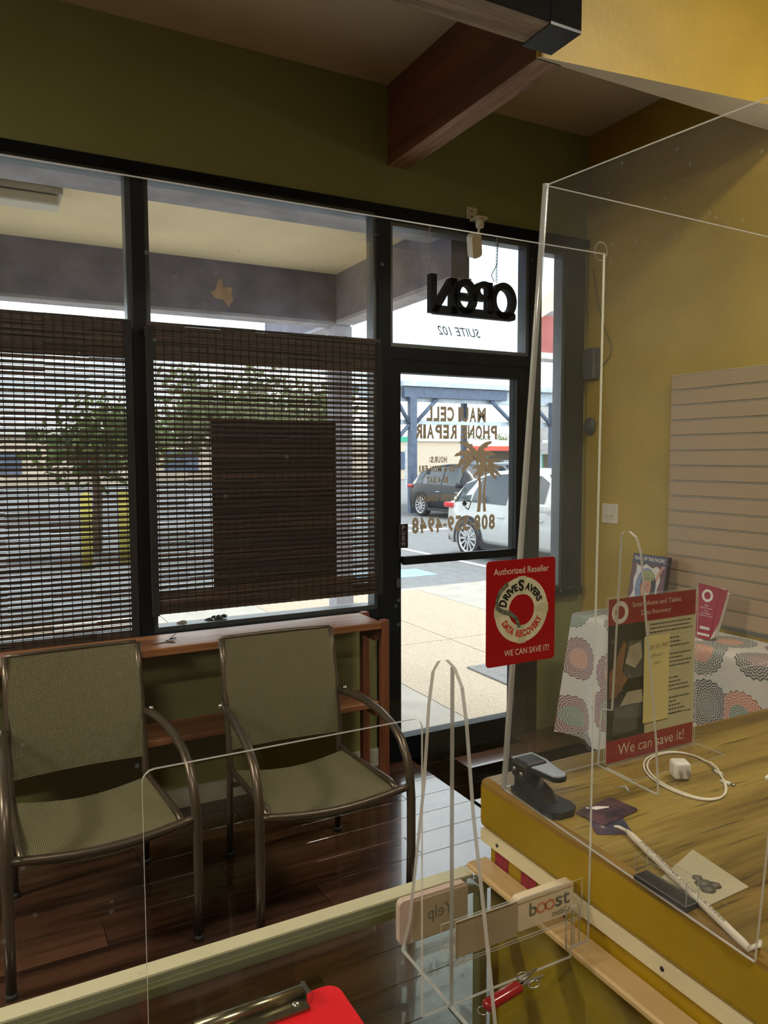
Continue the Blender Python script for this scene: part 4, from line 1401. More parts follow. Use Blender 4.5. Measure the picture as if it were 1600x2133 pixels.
sw = thing('light_switch', 'ivory double toggle switch plate on the mustard wall', 'switch', (XR - 0.004, 3.235, 1.235))
MB().bbox(XR - 0.007, XR, 3.175, 3.300, 1.235, 1.348, 0.003, 1).build('plate', 'ivory_plastic', sw)
for y in (3.213, 3.262):
    tg = MB().bbox(XR - 0.020, XR - 0.0071, y - .005, y + .005, 1.280, 1.300, 0.002, 1).build('toggle', 'ivory_plastic', sw)
    part('screw', 'steel', sw, (XR - 0.0085, XR - 0.0071, y - .003, y + .003, 1.320, 1.326), (XR - 0.0085, XR - 0.0071, y - .003, y + .003, 1.256, 1.262))
kb = thing('alarm_box', 'dark wall box with a loose wire beside the sidelight', 'box', (XR - 0.03, 3.385, 2.07))
MB().bbox(XR - 0.055, XR, 3.335, 3.43, 2.07, 2.25, 0.008, 2).build('case', 'grey_box', kb)
MB().tube([(XR - 0.01, 3.40, 2.71), (XR - .012, 3.36, 2.52), (XR - .012, 3.30, 2.36), (XR - .012, 3.245, 2.25), (XR - .012, 3.25, 2.19), (XR - .02, 3.33, 2.12)], 0.0025, 6).build('loose_wire', 'wire', kb)
MB().ico((XR - 0.018, 3.40, 1.80), 0.045, 2, (.4, 1, 1.2)).build('wall_chime', 'grey_box', label='small round grey chime on the wall below the alarm box', cat='chime')

# slatwall
sl = thing('slatwall_panel', 'tan slatwall display panel on the mustard wall', 'wall panel', (XR - 0.012, 2.1, 0.77))
SP = 0.0775
zt = 2.036
part('backing', 'slat_groove_dark', sl, (XR - 0.007, XR - 0.001, 1.45, 2.802, 0.77, zt))
sm = MB().bbox(-0.007, 0.007, -0.676, 0.676, -SP / 2 + 0.0042, SP / 2 - 0.0042, 0.0015, 1).mesh('slat', ['slat_tan'])
nslat = int((zt - 0.765) / SP)
for i in range(nslat):
    o = bpy.data.objects.new('slat', sm)
    COL.objects.link(o)
    o.parent = sl
    zc_ = zt - SP * (i + 0.5)
    o.location = Vector((XR - 0.0145, 2.126, zc_)) - WM[sl].translation
gm = MB().box(-0.004, 0.004, -0.676, 0.676, -0.0016, 0.0016).mesh('groove_insert', ['slat_groove'])
for i in range(nslat + 1):
    o = bpy.data.objects.new('groove_insert', gm)
    COL.objects.link(o)
    o.parent = sl
    o.location = Vector((XR - 0.0115, 2.126, zt - SP * i)) - WM[sl].translation

# side table with cloth
tb = thing('side_table', 'narrow side table under the patterned cloth', 'table', (3.04, 2.5, 0))
part('table_top', 'table_white', tb, (2.885, 3.19, 1.62, 3.16, 0.715, 0.752))
for (lx, ly) in ((2.93, 1.7), (2.93, 3.08), (3.15, 1.7), (3.15, 3.08)):
    part('leg', 'frame_grey', tb, (lx - .015, lx + .015, ly - .015, ly + .015, 0, 0.715))
cl = MB()
prof = [(0.0, 3.188, 0.757), (0.12, 3.07, 0.757), (0.22, 2.97, 0.757), (0.30, 2.89, 0.756), (0.325, 2.872, 0.748), (0.34, 2.866, 0.735)]
nf = 16
prof += [(0.34 + 0.66 * q / nf, None, 0.735 - 0.66 * q / nf) for q in range(1, nf + 1)]
LEN = 1.56


def cfn(u, v):
    q = v * (len(prof) - 1)
    i = min(int(q + 1e-6), len(prof) - 2)
    f = q - i
    a, b = prof[i], prof[i + 1]
    y = 3.175 - LEN * u
    if b[1] is not None:
        x = a[1] + (b[1] - a[1]) * f
        z = a[2] + (b[2] - a[2]) * f
        return Vector((x, y, z))
    z = (a[2] + (b[2] - a[2]) * f)
    d = (0.735 - z) / 0.66
    fold = math.sin(u * 34) * 0.022 * d + math.sin(u * 13 + 1) * 0.02 * d
    flare = 0.05 * d * max(0, 1 - u / 0.07)
    return Vector((2.866 - 0.03 * d + fold - flare, y + 0.06 * d * max(0, 1 - u / 0.07), z))


cl.grid(cfn, 110, len(prof) - 1, uvfn=lambda u, v: (LEN * u, prof[0][0] + (prof[min(int(v * (len(prof) - 1) + 1e-6), len(prof) - 1)][0])))


def efn(u, v):
    """end fall of the cloth, round the far corner"""
    x = 2.868 + (3.188 - 2.868) * u
    z = 0.754 - 0.60 * v
    return Vector((x - 0.02 * v * (1 - u), 3.175 + 0.05 * v * (1 - u) + 0.02 * math.sin(u * 9) * v, z))


cl.grid(efn, 12, 10, uvfn=lambda u, v: (-0.6 * v, 0.32 * (1 - u)))
cl.build('tablecloth', 'mandala_cloth', label='white cloth printed with coloured mandala circles over the side table', cat='tablecloth')

# framed print leaning on the wall
fp = thing('portrait_print', 'framed magazine cover of a smiling woman leaning on the slatwall', 'picture', (3.06, 2.83, 0.759))
A0 = Vector((3.055, 2.965, 0.760))
UX = Vector((0, -1, 0))
UZ = Vector((0.055, 0, 0.335)).normalized()
NX = Vector((-1, 0, 0.16)).normalized()
PWD, PHT = 0.235, 0.345


def pp2(a, b, t):
    return A0 + UX * a + UZ * b + NX * t


def poly(pts, t, mat, name='print', parent=None, parent_label=None):
    mm = MB()
    mm.add([pp2(a * PWD, b * PHT, t) for a, b in pts], [list(range(len(pts)))])
    return mm.build(name, mat, parent)


def ell(cx, cy, rx, ry, k_=20, a0=0, a1=2 * PI):
    return [(cx + rx * math.cos(a0 + (a1 - a0) * i / k_), cy + ry * math.sin(a0 + (a1 - a0) * i / k_)) for i in range(k_ + (0 if abs(a1 - a0 - 2 * PI) < 1e-6 else 1))]


m = MB()
m.prism([(0, 0), (PWD, 0), (PWD, PHT), (0, PHT)], pp2, -0.028, 0.0)
body = m.build('frame', 'black_plastic', fp)
poly([(.02, .01), (.98, .01), (.98, .985), (.02, .985)], .0008, 'maroon_print', 'cover', fp)
poly([(.02, .86), (.98, .86), (.98, .985), (.02, .985)], .0010, 'navy_print', 'cover_band', fp)
blob = [(.10, .05), (.06, .3), (.14, .42), (.10, .6), (.16, .72), (.14, .84), (.3, .80), (.42, .855), (.6, .80), (.74, .84), (.82, .8), (.86, .62), (.80, .5), (.84, .3), (.78, .05)]
poly(blob, .0012, 'petal_print', 'flower_border', fp)
poly(ell(.48, .46, .30, .34), .0014, 'blue_print', 'backdrop', fp)
poly([(.74, .5), (.80, .66), (.90, .80), (.96, .84), (.88, .86), (.76, .72), (.70, .56)], .0015, 'skin_print', 'raised_arm', fp)
poly(ell(.54, .53, .22, .24), .0016, 'hair_print', 'hair', fp)
poly([(.28, .05), (.30, .2), (.42, .30), (.44, .38), (.56, .38), (.57, .28), (.70, .2), (.74, .05)], .0018, 'skin_print', 'shoulders', fp)
poly(ell(.49, .50, .145, .175), .0020, 'skin_print', 'face', fp)
poly(ell(.52, .68, .20, .085), .0022, 'leafy_print', 'leaf_crown', fp)
for ex in (.435, .545):
    poly(ell(ex, .54, .024, .012, 10), .0022, 'hair_print', 'eye', fp)
poly(ell(.49, .415, .06, .026, 12, PI, 2 * PI), .0022, 'letter_white', 'smile', fp)
poly([(.48, .53), (.51, .46), (.465, .46)], .0022, 'maroon_print', 'nose', fp)
text(MB(), 'PEARL OF THE PACIFIC', lambda u, v: pp2((.06 + .88 * u) * PWD, (.905 + .055 * v) * PHT, .0014), 0.01).build('lettering', 'letter_white', fp)

# brochure stand
br = thing('brochure_stand', 'dark red brochure stand with a life ring emblem on the patterned cloth', 'brochure', (3.0, 2.37, 0.759))
B0 = Vector((2.985, 2.462, 0.760))
BUX = Vector((0.03, -1, 0)).normalized()
BUZ = Vector((0.12, 0.0, 1)).normalized()
BN = BUX.cross(BUZ) * -1
if BN.x > 0:
    BN = -BN


def bp(a, b, t):
    return B0 + BUX * a + BUZ * b + BN * t


m = MB()
m.prism([(0.012, 0), (0.088, 0), (0.118, 0.248), (0.0, 0.258)], bp, -0.004, 0.0)
m.build('front_card', 'brochure_red', br)
m = MB()
m.prism([(0.118, 0.248), (0.150, 0.228), (0.110, 0.02), (0.088, 0.0)], bp, -0.03, -0.004)
m.build('pocket', 'paper_white', br)
m = MB()
m.prism([(0.088, 0.0), (0.118, 0.248), (0.158, 0.244), (0.128, 0.09)], bp, -0.0035, -0.0015)
m.build('side_flap', 'brochure_red', br)
m = MB()
seg = 24
ri = [bp(.055 + r_ * math.cos(2 * PI * i / seg), .205 + r_ * math.sin(2 * PI * i / seg), .001) for r_ in (.018, .030) for i in range(seg)]
m.add(ri, [(i, (i + 1) % seg, seg + (i + 1) % seg, seg + i) for i in range(seg)])
m.build('life_ring', 'letter_white', br)
m = MB()
for i, s in enumerate(('Take', 'the Proven', 'Your', 'Critical', 'Digital Data')):
    w = 0.010 * len(s) * 0.62
    text(m, s, rect_fn(bp(.056 - w / 2, .155 - i * .0125, .001), BUX, BUZ, w, 0.008), 0.0)
m.build('lettering', 'letter_white', br)
m = MB()
m.add([bp(a, b, .001) for a, b in ((.032, .045), (.085, .045), (.085, .058), (.032, .058))], [(0, 1, 2, 3)])
m.add([bp(a, b, .001) for a, b in ((.02, .015), (.088, .015), (.088, .026), (.02, .026))], [(0, 1, 2, 3)])
m.build('white_box', 'paper_white', br)

# ================================================================== COUNTERS
ZC, ZG = 1.09, 0.946
ct = thing('service_counter', 'mustard yellow wooden service counter with a worn grained top', 'counter', (1.45, 0.55, 0))
m = MB()
m.bbox(0.712, 2.45, 0.05, 1.008, 1.006, ZC, 0.012, 3)
for i, f in enumerate(m.f):
    c = sum((m.v[q] for q in f), Vector()) / len(f)
    m.mi[i] = 0 if c.z > ZC - 0.0005 else (1 if c.z < ZC - 0.011 else 2)
m.build('counter_slab', ['counter_top', 'counter_side', 'counter_edge'], ct)
part('side_panel', 'counter_side', ct, (0.7225, 0.775, 0.08, 0.985, 0, 1.006), (0.775, 2.40, 0.955, 0.985, 0, 1.006), (2.37, 2.40, 0.08, 0.955, 0, 1.006))
part('white_batten', 'cream_strip', ct, (0.7125, 0.7224, 0.08, 1.000, 0.985, 1.0058))
m = MB()
for y in (0.955, 0.78, 0.62):
    m.lathe([(0.0, .0012), (.003, .001), (.0032, 0)], 8, (0.7125, y, 0.996), Matrix.Rotation(-PI / 2, 4, 'Y'))
m.build('nail', 'ink_black', ct)
for (ya, yb_) in ((0.972, 0.938), (0.905, 0.868), (0.838, 0.805)):
    part('fabric_patch', 'maroon_fabric', ct, (0.7212, 0.7224, yb_, ya, 0.950, 0.9845), label='maroon fabric showing under the batten')

gc = thing('display_case', 'glass topped display case with a cream metal edge in front of the chairs', 'display case', (-0.3, 0.72, 0))
part('glass_top', 'case_glass', gc, (-1.3, 0.708, 0.40, 0.974, 0.938, ZG))
part('edge_trim', 'aluminium_trim', gc, (-1.3, 0.679, 0.974, 1.000, 0.932, 0.949))
part('edge_channel', 'olive_trim', gc, (-1.3, 0.708, 0.962, 0.9735, 0.925, 0.9375))
part('front_glass', 'case_glass', gc, (-1.3, 0.70, 0.985, 0.991, 0.30, 0.931))
part('inner_rail', 'olive_trim', gc, (-1.3, 0.70, 0.978, 0.996, 0.28, 0.30))
part('plinth', 'plinth_paint', gc, (-1.3, 0.70, 0.42, 0.996, 0.0, 0.28))
part('end_post', 'olive_trim', gc, (0.694, 0.708, 0.975, 0.995, 0.30, 0.931))
part('end_panel', 'plinth_paint', gc, (-1.31, -1.29, 0.42, 0.98, 0.281, 0.93))
MB().bbox(0.680, 0.7210, 0.42, 0.996, ZG + 0.0005, ZG + 0.012, 0.003, 1).build('wood_batten', 'pale_strip', label='pale wood batten along the counter side on the glass', cat='batten')

# ------------------------------------------------------------------ clear screens
scn = thing('clear_screen', 'large clear acrylic screen with a pass through opening on the display case', 'screen', (0.0, 0.745, ZG))
r_ = 0.012
ol = [(-0.80, ZG + .001), (0.128, ZG + .001)]
ol += [(0.128 + r_ - r_ * math.cos(a), 1.316 - r_ + r_ * math.sin(a)) for a in [PI / 2 * q / 4 for q in range(5)]]
ol += [(0.446 - r_ + r_ * math.sin(a), 1.316 - r_ + r_ * math.cos(a)) for a in [PI / 2 * q / 4 for q in range(5)]]
ol += [(0.446, ZG + .001), (0.679, ZG + .001), (0.679, ZG + .014), (0.7105, ZG + .014), (0.7185, 1.880), (-0.80, 1.880)]
m = MB()
m.prism(ol, XZ(0.743), 0.0, 0.004, side_mi=1)
m.build('sheet', ['screen_acrylic', 'acrylic_edge'], scn)
# fin foot of the screen
fin = [(0.645, ZG + .001), (0.654, 0.99), (0.675, 1.10), (0.698, 1.21), (0.712, 1.31), (0.722, 1.352), (0.738, 1.371), (0.755, 1.377), (0.772, 1.372), (0.786, 1.355), (0.796, 1.31),
       (0.808, 1.20), (0.828, 1.09), (0.845, 1.0), (0.864, ZG + .001)]
m = MB()
m.prism(fin, YZ(0.484), 0.0, 0.005, side_mi=1)
m.build('support_fin', ['fin_acrylic', 'acrylic_edge'], scn)
part('fin_slot', 'acrylic_edge_dim', scn, (0.4838, 0.4892, 0.7422, 0.7428, ZG + .002, 1.372))

gd = thing('clear_guard', 'tall clear acrylic corner guard standing on the yellow counter', 'screen', (0.9, 0.8, ZC))


def gx(a, b, t):
    f = (b - ZC) / (2.022 - ZC)
    return Vector((a, 0.951 - 0.046 * f + t, b))


m = MB()
m.prism([(0.722, ZC + .001), (1.12, ZC + .001), (1.12, 1.211), (2.0, 1.217), (2.0, 2.004), (0.753, 2.022)], gx, 0.0, 0.004, side_mi=1)
m.build('rear_sheet', ['guard_acrylic', 'acrylic_edge'], gd)
m = MB()


def gy(a, b, t):
    f = (b - ZC) / (2.022 - ZC)
    g = (0.947 - a) / 0.46
    return Vector((0.718 - 0.022 * g + (0.033 + 0.006 * g) * f + t, a - 0.044 * f * (1 - g), b))


m.prism([(0.947, ZC + .001), (0.947, 2.020), (0.44, 1.985), (0.487, ZC + .001)], gy, 0.0, 0.004, side_mi=1)
m.build('side_sheet', ['guard_acrylic', 'acrylic_edge'], gd)
MB().tube([Vector((0.7205 + 0.033 * f, 0.949 - 0.046 * f, ZC + .002 + (2.020 - ZC) * f)) for f in (0, .25, .5, .75, 1)], 0.0048, 10).build('bent_corner', 'corner_acrylic', gd)
fin2 = [(0.816, ZC + .001), (0.822, 1.17), (0.831, 1.245), (0.848, 1.36), (0.856, 1.43), (0.862, 1.47), (0.872, 1.492), (0.886, 1.500), (0.897, 1.499), (0.903, 1.494), (0.909, 1.36), (0.917, 1.196), (0.942, 1.192), (0.947, ZC + .001)]
m = MB()
m.prism(fin2, YZ(0.917), 0.0, 0.005, side_mi=1)
m.build('support_fin', ['fin_acrylic', 'acrylic_edge'], gd)
hk = thing('adhesive_hook', 'clear adhesive ring hook stuck near the top of the corner guard', 'hook', (0.865, 0.905, 1.93))
MB().prism([(.848, 1.940), (.880, 1.940), (.880, 1.972), (.848, 1.968)], lambda a, b, t: gx(a, b, t - .0025), 0, .0015).build('pad', 'holder_acrylic', hk)
MB().tube([gx(.864 + .013 * math.cos(q * PI / 10), 1.938 + .014 * math.sin(q * PI / 10), -.006) for q in range(20)], 0.0006, 6, closed=True).build('ring', 'acrylic_edge_dim', hk)

# ------------------------------------------------------------------ red reseller sticker on the screen
SY = 0.7422
sk = thing('reseller_sticker', 'bright red data recovery reseller sticker on the clear screen', 'sticker', (0.588, SY, 1.363))
SX0, SX1, SZ0, SZ1 = 0.5345, 0.6415, 1.363, 1.494
MB().prism(rrect(SX0, SX1, SZ0, SZ1, 0.005), XZ(SY), -0.0004, 0.0003).build('backing', 'sticker_red', sk)


def sx(a, b, d=0.0006):
    return Vector((SX0 + a * (SX1 - SX0), SY - d, SZ0 + b * (SZ1 - SZ0)))


RC = (0.5, 0.515)
asp = (SX1 - SX0) / (SZ1 - SZ0)


def rp_(ang, r0, d=0.0006):
    return sx(RC[0] + r0 * math.cos(ang), RC[1] + r0 * asp * math.sin(ang), d)


def annulus(mb, r0, r1, a0=0.0, a1=2 * PI, seg=48, d=0.0006):
    ps = [rp_(a0 + (a1 - a0) * i / seg, r_, d) for r_ in (r0, r1) for i in range(seg + 1)]
    mb.add(ps, [(i, i + 1, seg + 2 + i, seg + 1 + i) for i in range(seg)])


m = MB()
annulus(m, 0.185, 0.385)
m.build('life_ring', 'ring_cream', sk)
m = MB()
for a in (90, 0, 180, 270):
    annulus(m, 0.18, 0.395, math.radians(a - 9), math.radians(a + 9), 6, 0.0008)
m.build('ring_strap', 'ring_band', sk)


def arc_text(mb, s, r0, r1, a0, a1, outward=True, d=0.0010, bold=0.045):
    if outward:
        text(mb, s, lambda u, v: rp_(a0 + (a1 - a0) * u, r0 + (r1 - r0) * v, d), bold)
    else:
        text(mb, s, lambda u, v: rp_(a0 + (a1 - a0) * u, r1 - (r1 - r0) * v, d), bold)


m = MB()
arc_text(m, 'D', 0.225, 0.345, math.radians(168), math.radians(152))
arc_text(m, 'RIVE', 0.235, 0.325, math.radians(149), math.radians(103))
arc_text(m, 'S', 0.220, 0.355, math.radians(100), math.radians(84))
arc_text(m, 'AVERS', 0.235, 0.325, math.radians(80), math.radians(18))
m.build('lettering', 'ink_black', sk)
m = MB()
arc_text(m, 'DATA', 0.235, 0.320, math.radians(205), math.radians(245), False)
arc_text(m, 'RECOVERY', 0.235, 0.320, math.radians(253), math.radians(340), False)
m.build('lettering', 'ring_red', sk)
m = MB()
ra = [(.30, .78), (.20, .72), (.145, .64), (.14, .56), (.22, .52), (.34, .49), (.42, .44), (.455, .38), (.465, .35)]
hw = 0.022
vv = []
for i, (a, b) in enumerate(ra):
    p, q = ra[max(0, i - 1)], ra[min(len(ra) - 1, i + 1)]
    dx, dy = q[0] - p[0], q[1] - p[1]
    ln = math.hypot(dx, dy)
    vv += [sx(a - dy / ln * hw, b + dx / ln * hw, 0.0012), sx(a + dy / ln * hw, b - dx / ln * hw, 0.0012)]
m.add(vv, [(2 * i, 2 * i + 1, 2 * i + 3, 2 * i + 2) for i in range(len(ra) - 1)])
m.build('rope', 'rope_grey', sk)
m = MB()
text(m, 'Authorized Reseller', lambda u, v: sx(.10 + .80 * u, .865 + .062 * v), 0.01)
m.build('lettering', 'letter_cream', sk)
m = MB()
text(m, 'WE CAN SAVE IT!', lambda u, v: sx(.255 + .66 * u, .085 + .060 * v), 0.01)
m.build('lettering', 'letter_cream', sk)

# ------------------------------------------------------------------ counter sign
HS = thing('counter_sign', 'red and cream data recovery sign in a clear upright holder', 'sign', (1.04, 0.935, ZC))
HX0, HX1, HZ0, HZ1 = 0.928, 1.142, ZC + 0.004, 1.379
HY = 0.938
m = MB()
m.prism([(HX0 - .003, HZ0), (HX1 + .003, HZ0), (HX1 + .003, HZ1 + .003), (HX0 - .003, HZ1 + .003)], XZ(HY), -0.0032, -0.0020, side_mi=1)
m.build('front_sheet', ['holder_acrylic', 'acrylic_edge'], HS)
m = MB()
m.prism([(HX0 - .003, HZ0), (HX1 + .003, HZ0), (HX1 + .003, HZ1 + .003), (HX0 - .003, HZ1 + .003)], XZ(HY), 0.0012, 0.0024, side_mi=1)
m.build('rear_sheet', ['holder_acrylic', 'acrylic_edge'], HS)
m = MB()
m.prism(rrect(HX0 - .004, HX1 + .006, 0.872, 0.9338, 0.005), XY(ZC + .0005), 0, 0.002, side_mi=1)
m.build('base_plate', ['holder_acrylic', 'acrylic_edge'], HS)
part('insert_sheet', 'sheet_cream', HS, (HX0, HX1, HY + 0.0002, HY + 0.0008, HZ0 + .002, HZ1))


def hs(a, b, d=0.0003):
    return Vector((HX0 + a * (HX1 - HX0), HY - d, HZ0 + b * (HZ1 - HZ0)))


def hp(name, mat, pts, d=0.0003):
    mm = MB()
    mm.add([hs(a, b, d) for a, b in pts], [list(range(len(pts)))])
    return mm.build(name, mat, HS)


hp('header_band', 'sign_red', [(0, .84), (1, .84), (1, 1), (0, 1)])
hp('footer_band', 'sign_red', [(0, .0), (1, .0), (1, .135), (0, .135)])
hp('photo', 'photo_dark', [(0, .135), (.42, .135), (.42, .84), (0, .84)], .0004)
hp('photo_hand', 'photo_skin', [(.02, .40), (.10, .40), (.22, .50), (.16, .55), (.20, .72), (.17, .74), (.07, .60), (.02, .55)], .0006)
hp('photo_phone', 'photo_grey', [(.16, .50), (.40, .50), (.40, .73), (.22, .73)], .0005)
hp('photo_face', 'photo_pale', [(.19, .60), (.30, .56), (.38, .62), (.36, .72), (.24, .70)], .0007)
hp('photo_cuff', 'photo_pale', [(.13, .33), (.22, .42), (.38, .42), (.40, .34)], .0006)
hp('photo_tablet', 'photo_grey', [(.06, .17), (.33, .17), (.35, .34), (.08, .34)], .0006)
m = MB()
seg = 28
ri = [hs(.125 + r_ * math.cos(2 * PI * i / seg), .915 + r_ * .76 * math.sin(2 * PI * i / seg), .0006) for r_ in (.052, .090) for i in range(seg)]
m.add(ri, [(i, (i + 1) % seg, seg + (i + 1) % seg, seg + i) for i in range(seg)])
m.build('life_ring', 'letter_white', HS)
m = MB()
text(m, 'Smartphone and Tablet', lambda u, v: hs(.26 + .56 * u, .928 + .040 * v, .0006), 0.0)
text(m, 'Data Recovery', lambda u, v: hs(.36 + .34 * u, .872 + .038 * v, .0006), 0.0)
text(m, 'We can save it!', lambda u, v: hs(.13 + .76 * u, .038 + .066 * v, .0006), 0.0)
m.build('lettering', 'letter_cream', HS)
m = MB()
random.seed(11)
zz = .81
for blk in range(24):
    if blk in (3, 7, 12, 13, 18):
        zz -= .026
        continue
    a0 = .46 if blk < 3 else .66
    a1 = .97 - random.uniform(0, .18 if blk > 3 else .04)
    x = a0
    while x < a1:
        w = random.uniform(.012, .035)
        m.add([hs(x, zz, .0006), hs(min(x + w, a1), zz, .0006), hs(min(x + w, a1), zz + .008, .0006), hs(x, zz + .008, .0006)], [(0, 1, 2, 3)])
        x += w + .007
    zz -= .0255
text(m, '- No Data, No Charge', lambda u, v: hs(.64 + .33 * u, .215 + .014 * v, .0006), 0.01)
m.build('small_print', 'ink_grey', HS)
# sticky note on the holder
nt_ = thing('sticky_note', 'long yellow sticky note with a handwritten phone number on the counter sign', 'note', (1.03, HY - .0036, 1.16))
NQ = [(.385, .205), (.675, .205), (.675, .745), (.385, .745)]
m = MB()
m.prism([(HX0 + a * (HX1 - HX0), HZ0 + b * (HZ1 - HZ0)) for a, b in NQ], XZ(HY), -0.0040, -0.0034)
m.build('paper', 'note_yellow', nt_)
m = MB()
text(m, '303-931-9495', lambda u, v: hs(.435 + .22 * u + .012 * v, .655 + .030 * v + .012 * u, .0042), -0.008)
text(m, '- iPhone -', lambda u, v: hs(.435 + .18 * u + .008 * v, .605 + .024 * v + .012 * u, .0042), -0.008)
text(m, 'XMAX', lambda u, v: hs(.49 + .08 * u + .008 * v, .560 + .018 * v + .006 * u, .0042), -0.008)
m.build('handwriting', 'ink_grey', nt_)

# ------------------------------------------------------------------ things on the yellow counter
sp_ = thing('hole_punch', 'black desk punch with a steel lever on the counter corner', 'punch', (0.742, 0.885, ZC))
m = MB()
base = [(-.020, -.052), (-.012, -.060), (.012, -.060), (.024, -.050), (.027, -.035), (.020, 0.0), (.016, .04), (.014, .052), (-.016, .052), (-.018, .04), (-.020, 0.0), (-.024, -.035)]
m.prism([(0.742 + a * 1.05, 0.885 + b) for a, b in base], XY(ZC + .0005), 0, 0.010, side_smooth=False)
m.build('base', 'black_plastic', sp_)
m = MB()
m.prism([(.0, .0), (.075, .0), (.060, .012), (.03, .020), (.0, .036)], lambda a, b, t: Vector((0.742 + t, 0.933 - a, ZC + .0105 + b)), -0.013, 0.013)
m.build('wedge', 'black_plastic', sp_)
m = MB()
m.bbox(0.722, 0.766, 0.895, 0.935, ZC + .028, ZC + .058, 0.006, 2)
m.build('hinge_block', 'black_plastic', sp_)
m = MB()
for (y, z) in ((.925, .043), (.908, .040)):
    m.lathe([(0, .0012), (.0035, .001), (.0038, 0)], 10, (0.722, y, ZC + z), Matrix.Rotation(-PI / 2, 4, 'Y'))
m.build('rivet', 'steel', sp_)
lev = [(.021, .0), (.024, .030), (.017, .052), (.013, .080), (.006, .085), (-.006, .085), (-.013, .080), (-.017, .052), (-.024, .030), (-.021, .0)]


def lv(a, b, t):
    return Vector((0.744 + a + b * 0.16, 0.938 - b, ZC + .056 + t - b * 0.10))


MB().prism(lev, lv, -0.007, 0.0).build('lever_skirt', 'black_plastic', sp_)
MB().prism([(a * .92, .003 + b * .95) for a, b in lev], lv, 0.0002, 0.002).build('lever_plate', 'lever_steel', sp_)
part('spring_post', 'steel', sp_, (0.742, 0.747, 0.885, 0.89, ZC + .018, ZC + .050))


def flat_card(name, label, pts, z, mat, cat, thick=0.0009):
    t = thing(name, label, cat, (sum(p[0] for p in pts) / len(pts), sum(p[1] for p in pts) / len(pts), z))
    MB().prism(pts, XY(z), 0, thick).build('card', mat, t)
    return t


def rcard(cx, cy, w, h, ang, r=0.006):
    ca, sa = math.cos(ang), math.sin(ang)
    return [(cx + a * ca - b * sa, cy + a * sa + b * ca) for a, b in rrect(-w / 2, w / 2, -h / 2, h / 2, r)]


c1 = flat_card('business_card', 'dark business card lying under another by the counter edge', rcard(0.788, 0.793, 0.084, 0.052, math.radians(62)), ZC + .0003, 'card_blue', 'card')
m = MB()
text(m, 'PIXL', rect_fn((0.770, 0.775, ZC + .0016), (math.cos(1.2), math.sin(1.2), 0), (-math.sin(1.2), math.cos(1.2), 0), 0.02, 0.006), 0.0)
m.build('lettering', 'letter_cream', c1)
c2 = flat_card('business_card', 'dark business card with a white plug emblem lying on another', rcard(0.808, 0.812, 0.084, 0.052, math.radians(8)), ZC + .0016, 'card_dark', 'card')
m = MB()
m.prism([(0.792 + a, 0.826 + b) for a, b in ((0, 0), (.004, .005), (.012, .004), (.028, -.006), (.026, -.008), (.010, -.005), (.003, -.005))], XY(ZC + .0027), 0, .0002)
m.add([(0.788 + .0025 * math.cos(q * PI / 4), 0.832 + .0025 * math.sin(q * PI / 4), ZC + .0029) for q in range(8)], [list(range(8))])
m.build('plug_emblem', 'letter_white', c2)
m = MB()
for i in range(4):
    m.add([(0.79, 0.812 - i * .006, ZC + .0027), (0.835, 0.818 - i * .006, ZC + .0027), (0.835, 0.820 - i * .006, ZC + .0027), (0.79, 0.814 - i * .006, ZC + .0027)], [(0, 1, 2, 3)])
m.build('small_print', 'ink_black', c2)

# charger and cable
ch = thing('power_adapter', 'white cube power adapter lying inside the coiled cable', 'charger', (1.003, 0.846, ZC))
cM = Matrix.Translation(Vector((1.003, 0.846, ZC + .0150))) @ Matrix.Rotation(math.radians(-28), 4, 'Z')
bm0 = bmesh.new()
bmesh.ops.create_cube(bm0, size=1.0)
for p in bm0.verts:
    p.co = Vector((p.co.x * .028, p.co.y * .028, p.co.z * .028))
bmesh.ops.bevel(bm0, geom=list(bm0.edges), offset=.005, segments=3, profile=.5, affect='EDGES')
MB().frombm(bm0, cM, True).build('cube', 'white_plastic', ch)
m = MB()
for x in (-.0064, .0064):
    b = [cM @ Vector((x + dx, y, z)) for z in (-.004, .004) for y in (-.0270, -.0142) for dx in (-.0008, .0008)]
    m.add(b, [(0, 2, 3, 1), (4, 5, 7, 6), (0, 1, 5, 4), (2, 6, 7, 3), (0, 4, 6, 2), (1, 3, 7, 5)])
m.build('prong', 'steel', ch)
cbl = thing('charging_cable', 'white charging cable coiled in two loops on the counter', 'cable', (1.02, 0.85, ZC))
pth = []
for i in range(76):
    a = math.radians(-20 + 700 * i / 75)
    rr = 0.080 + 0.006 * (i / 75) + 0.004 * math.sin(3 * a)
    cx_, cy_ = 1.024 - 0.006 * (i / 75), 0.848 + 0.004 * (i / 75)
    pth.append((cx_ + rr * 0.78 * math.cos(a) + rr * .35 * math.sin(a), cy_ + rr * 1.02 * math.sin(a) - rr * .0 * math.cos(a), ZC + .0022 + (0.004 if i > 38 and i % 38 < 4 else 0)))
MB().tube(pth, 0.0017, 7).build('cord', 'cable_white', cbl)
e0, e1 = Vector(pth[0]), Vector(pth[-1])
for e, d in ((e0, Vector((0.25, 1, 0)).normalized()), (e1, Vector((.2, -1, 0)).normalized())):
    MB().tube([e - d * .004, e + d * .012], 0.0040, 8, flat=.7).build('plug', 'white_plastic', cbl)
    MB().tube([e + d * .012, e + d * .019], 0.0028, 6, flat=.5).build('plug_tip', 'steel', cbl)
dk = thing('suction_disc', 'clear plastic disc lying at the foot of the guard fin', 'disc', (0.882, 0.855, ZC))
MB().lathe([(0.0, .002), (.014, .0022), (.017, .001), (.017, 0)], 20, (0.882, 0.855, ZC + .0004)).build('disc', 'holder_acrylic', dk)
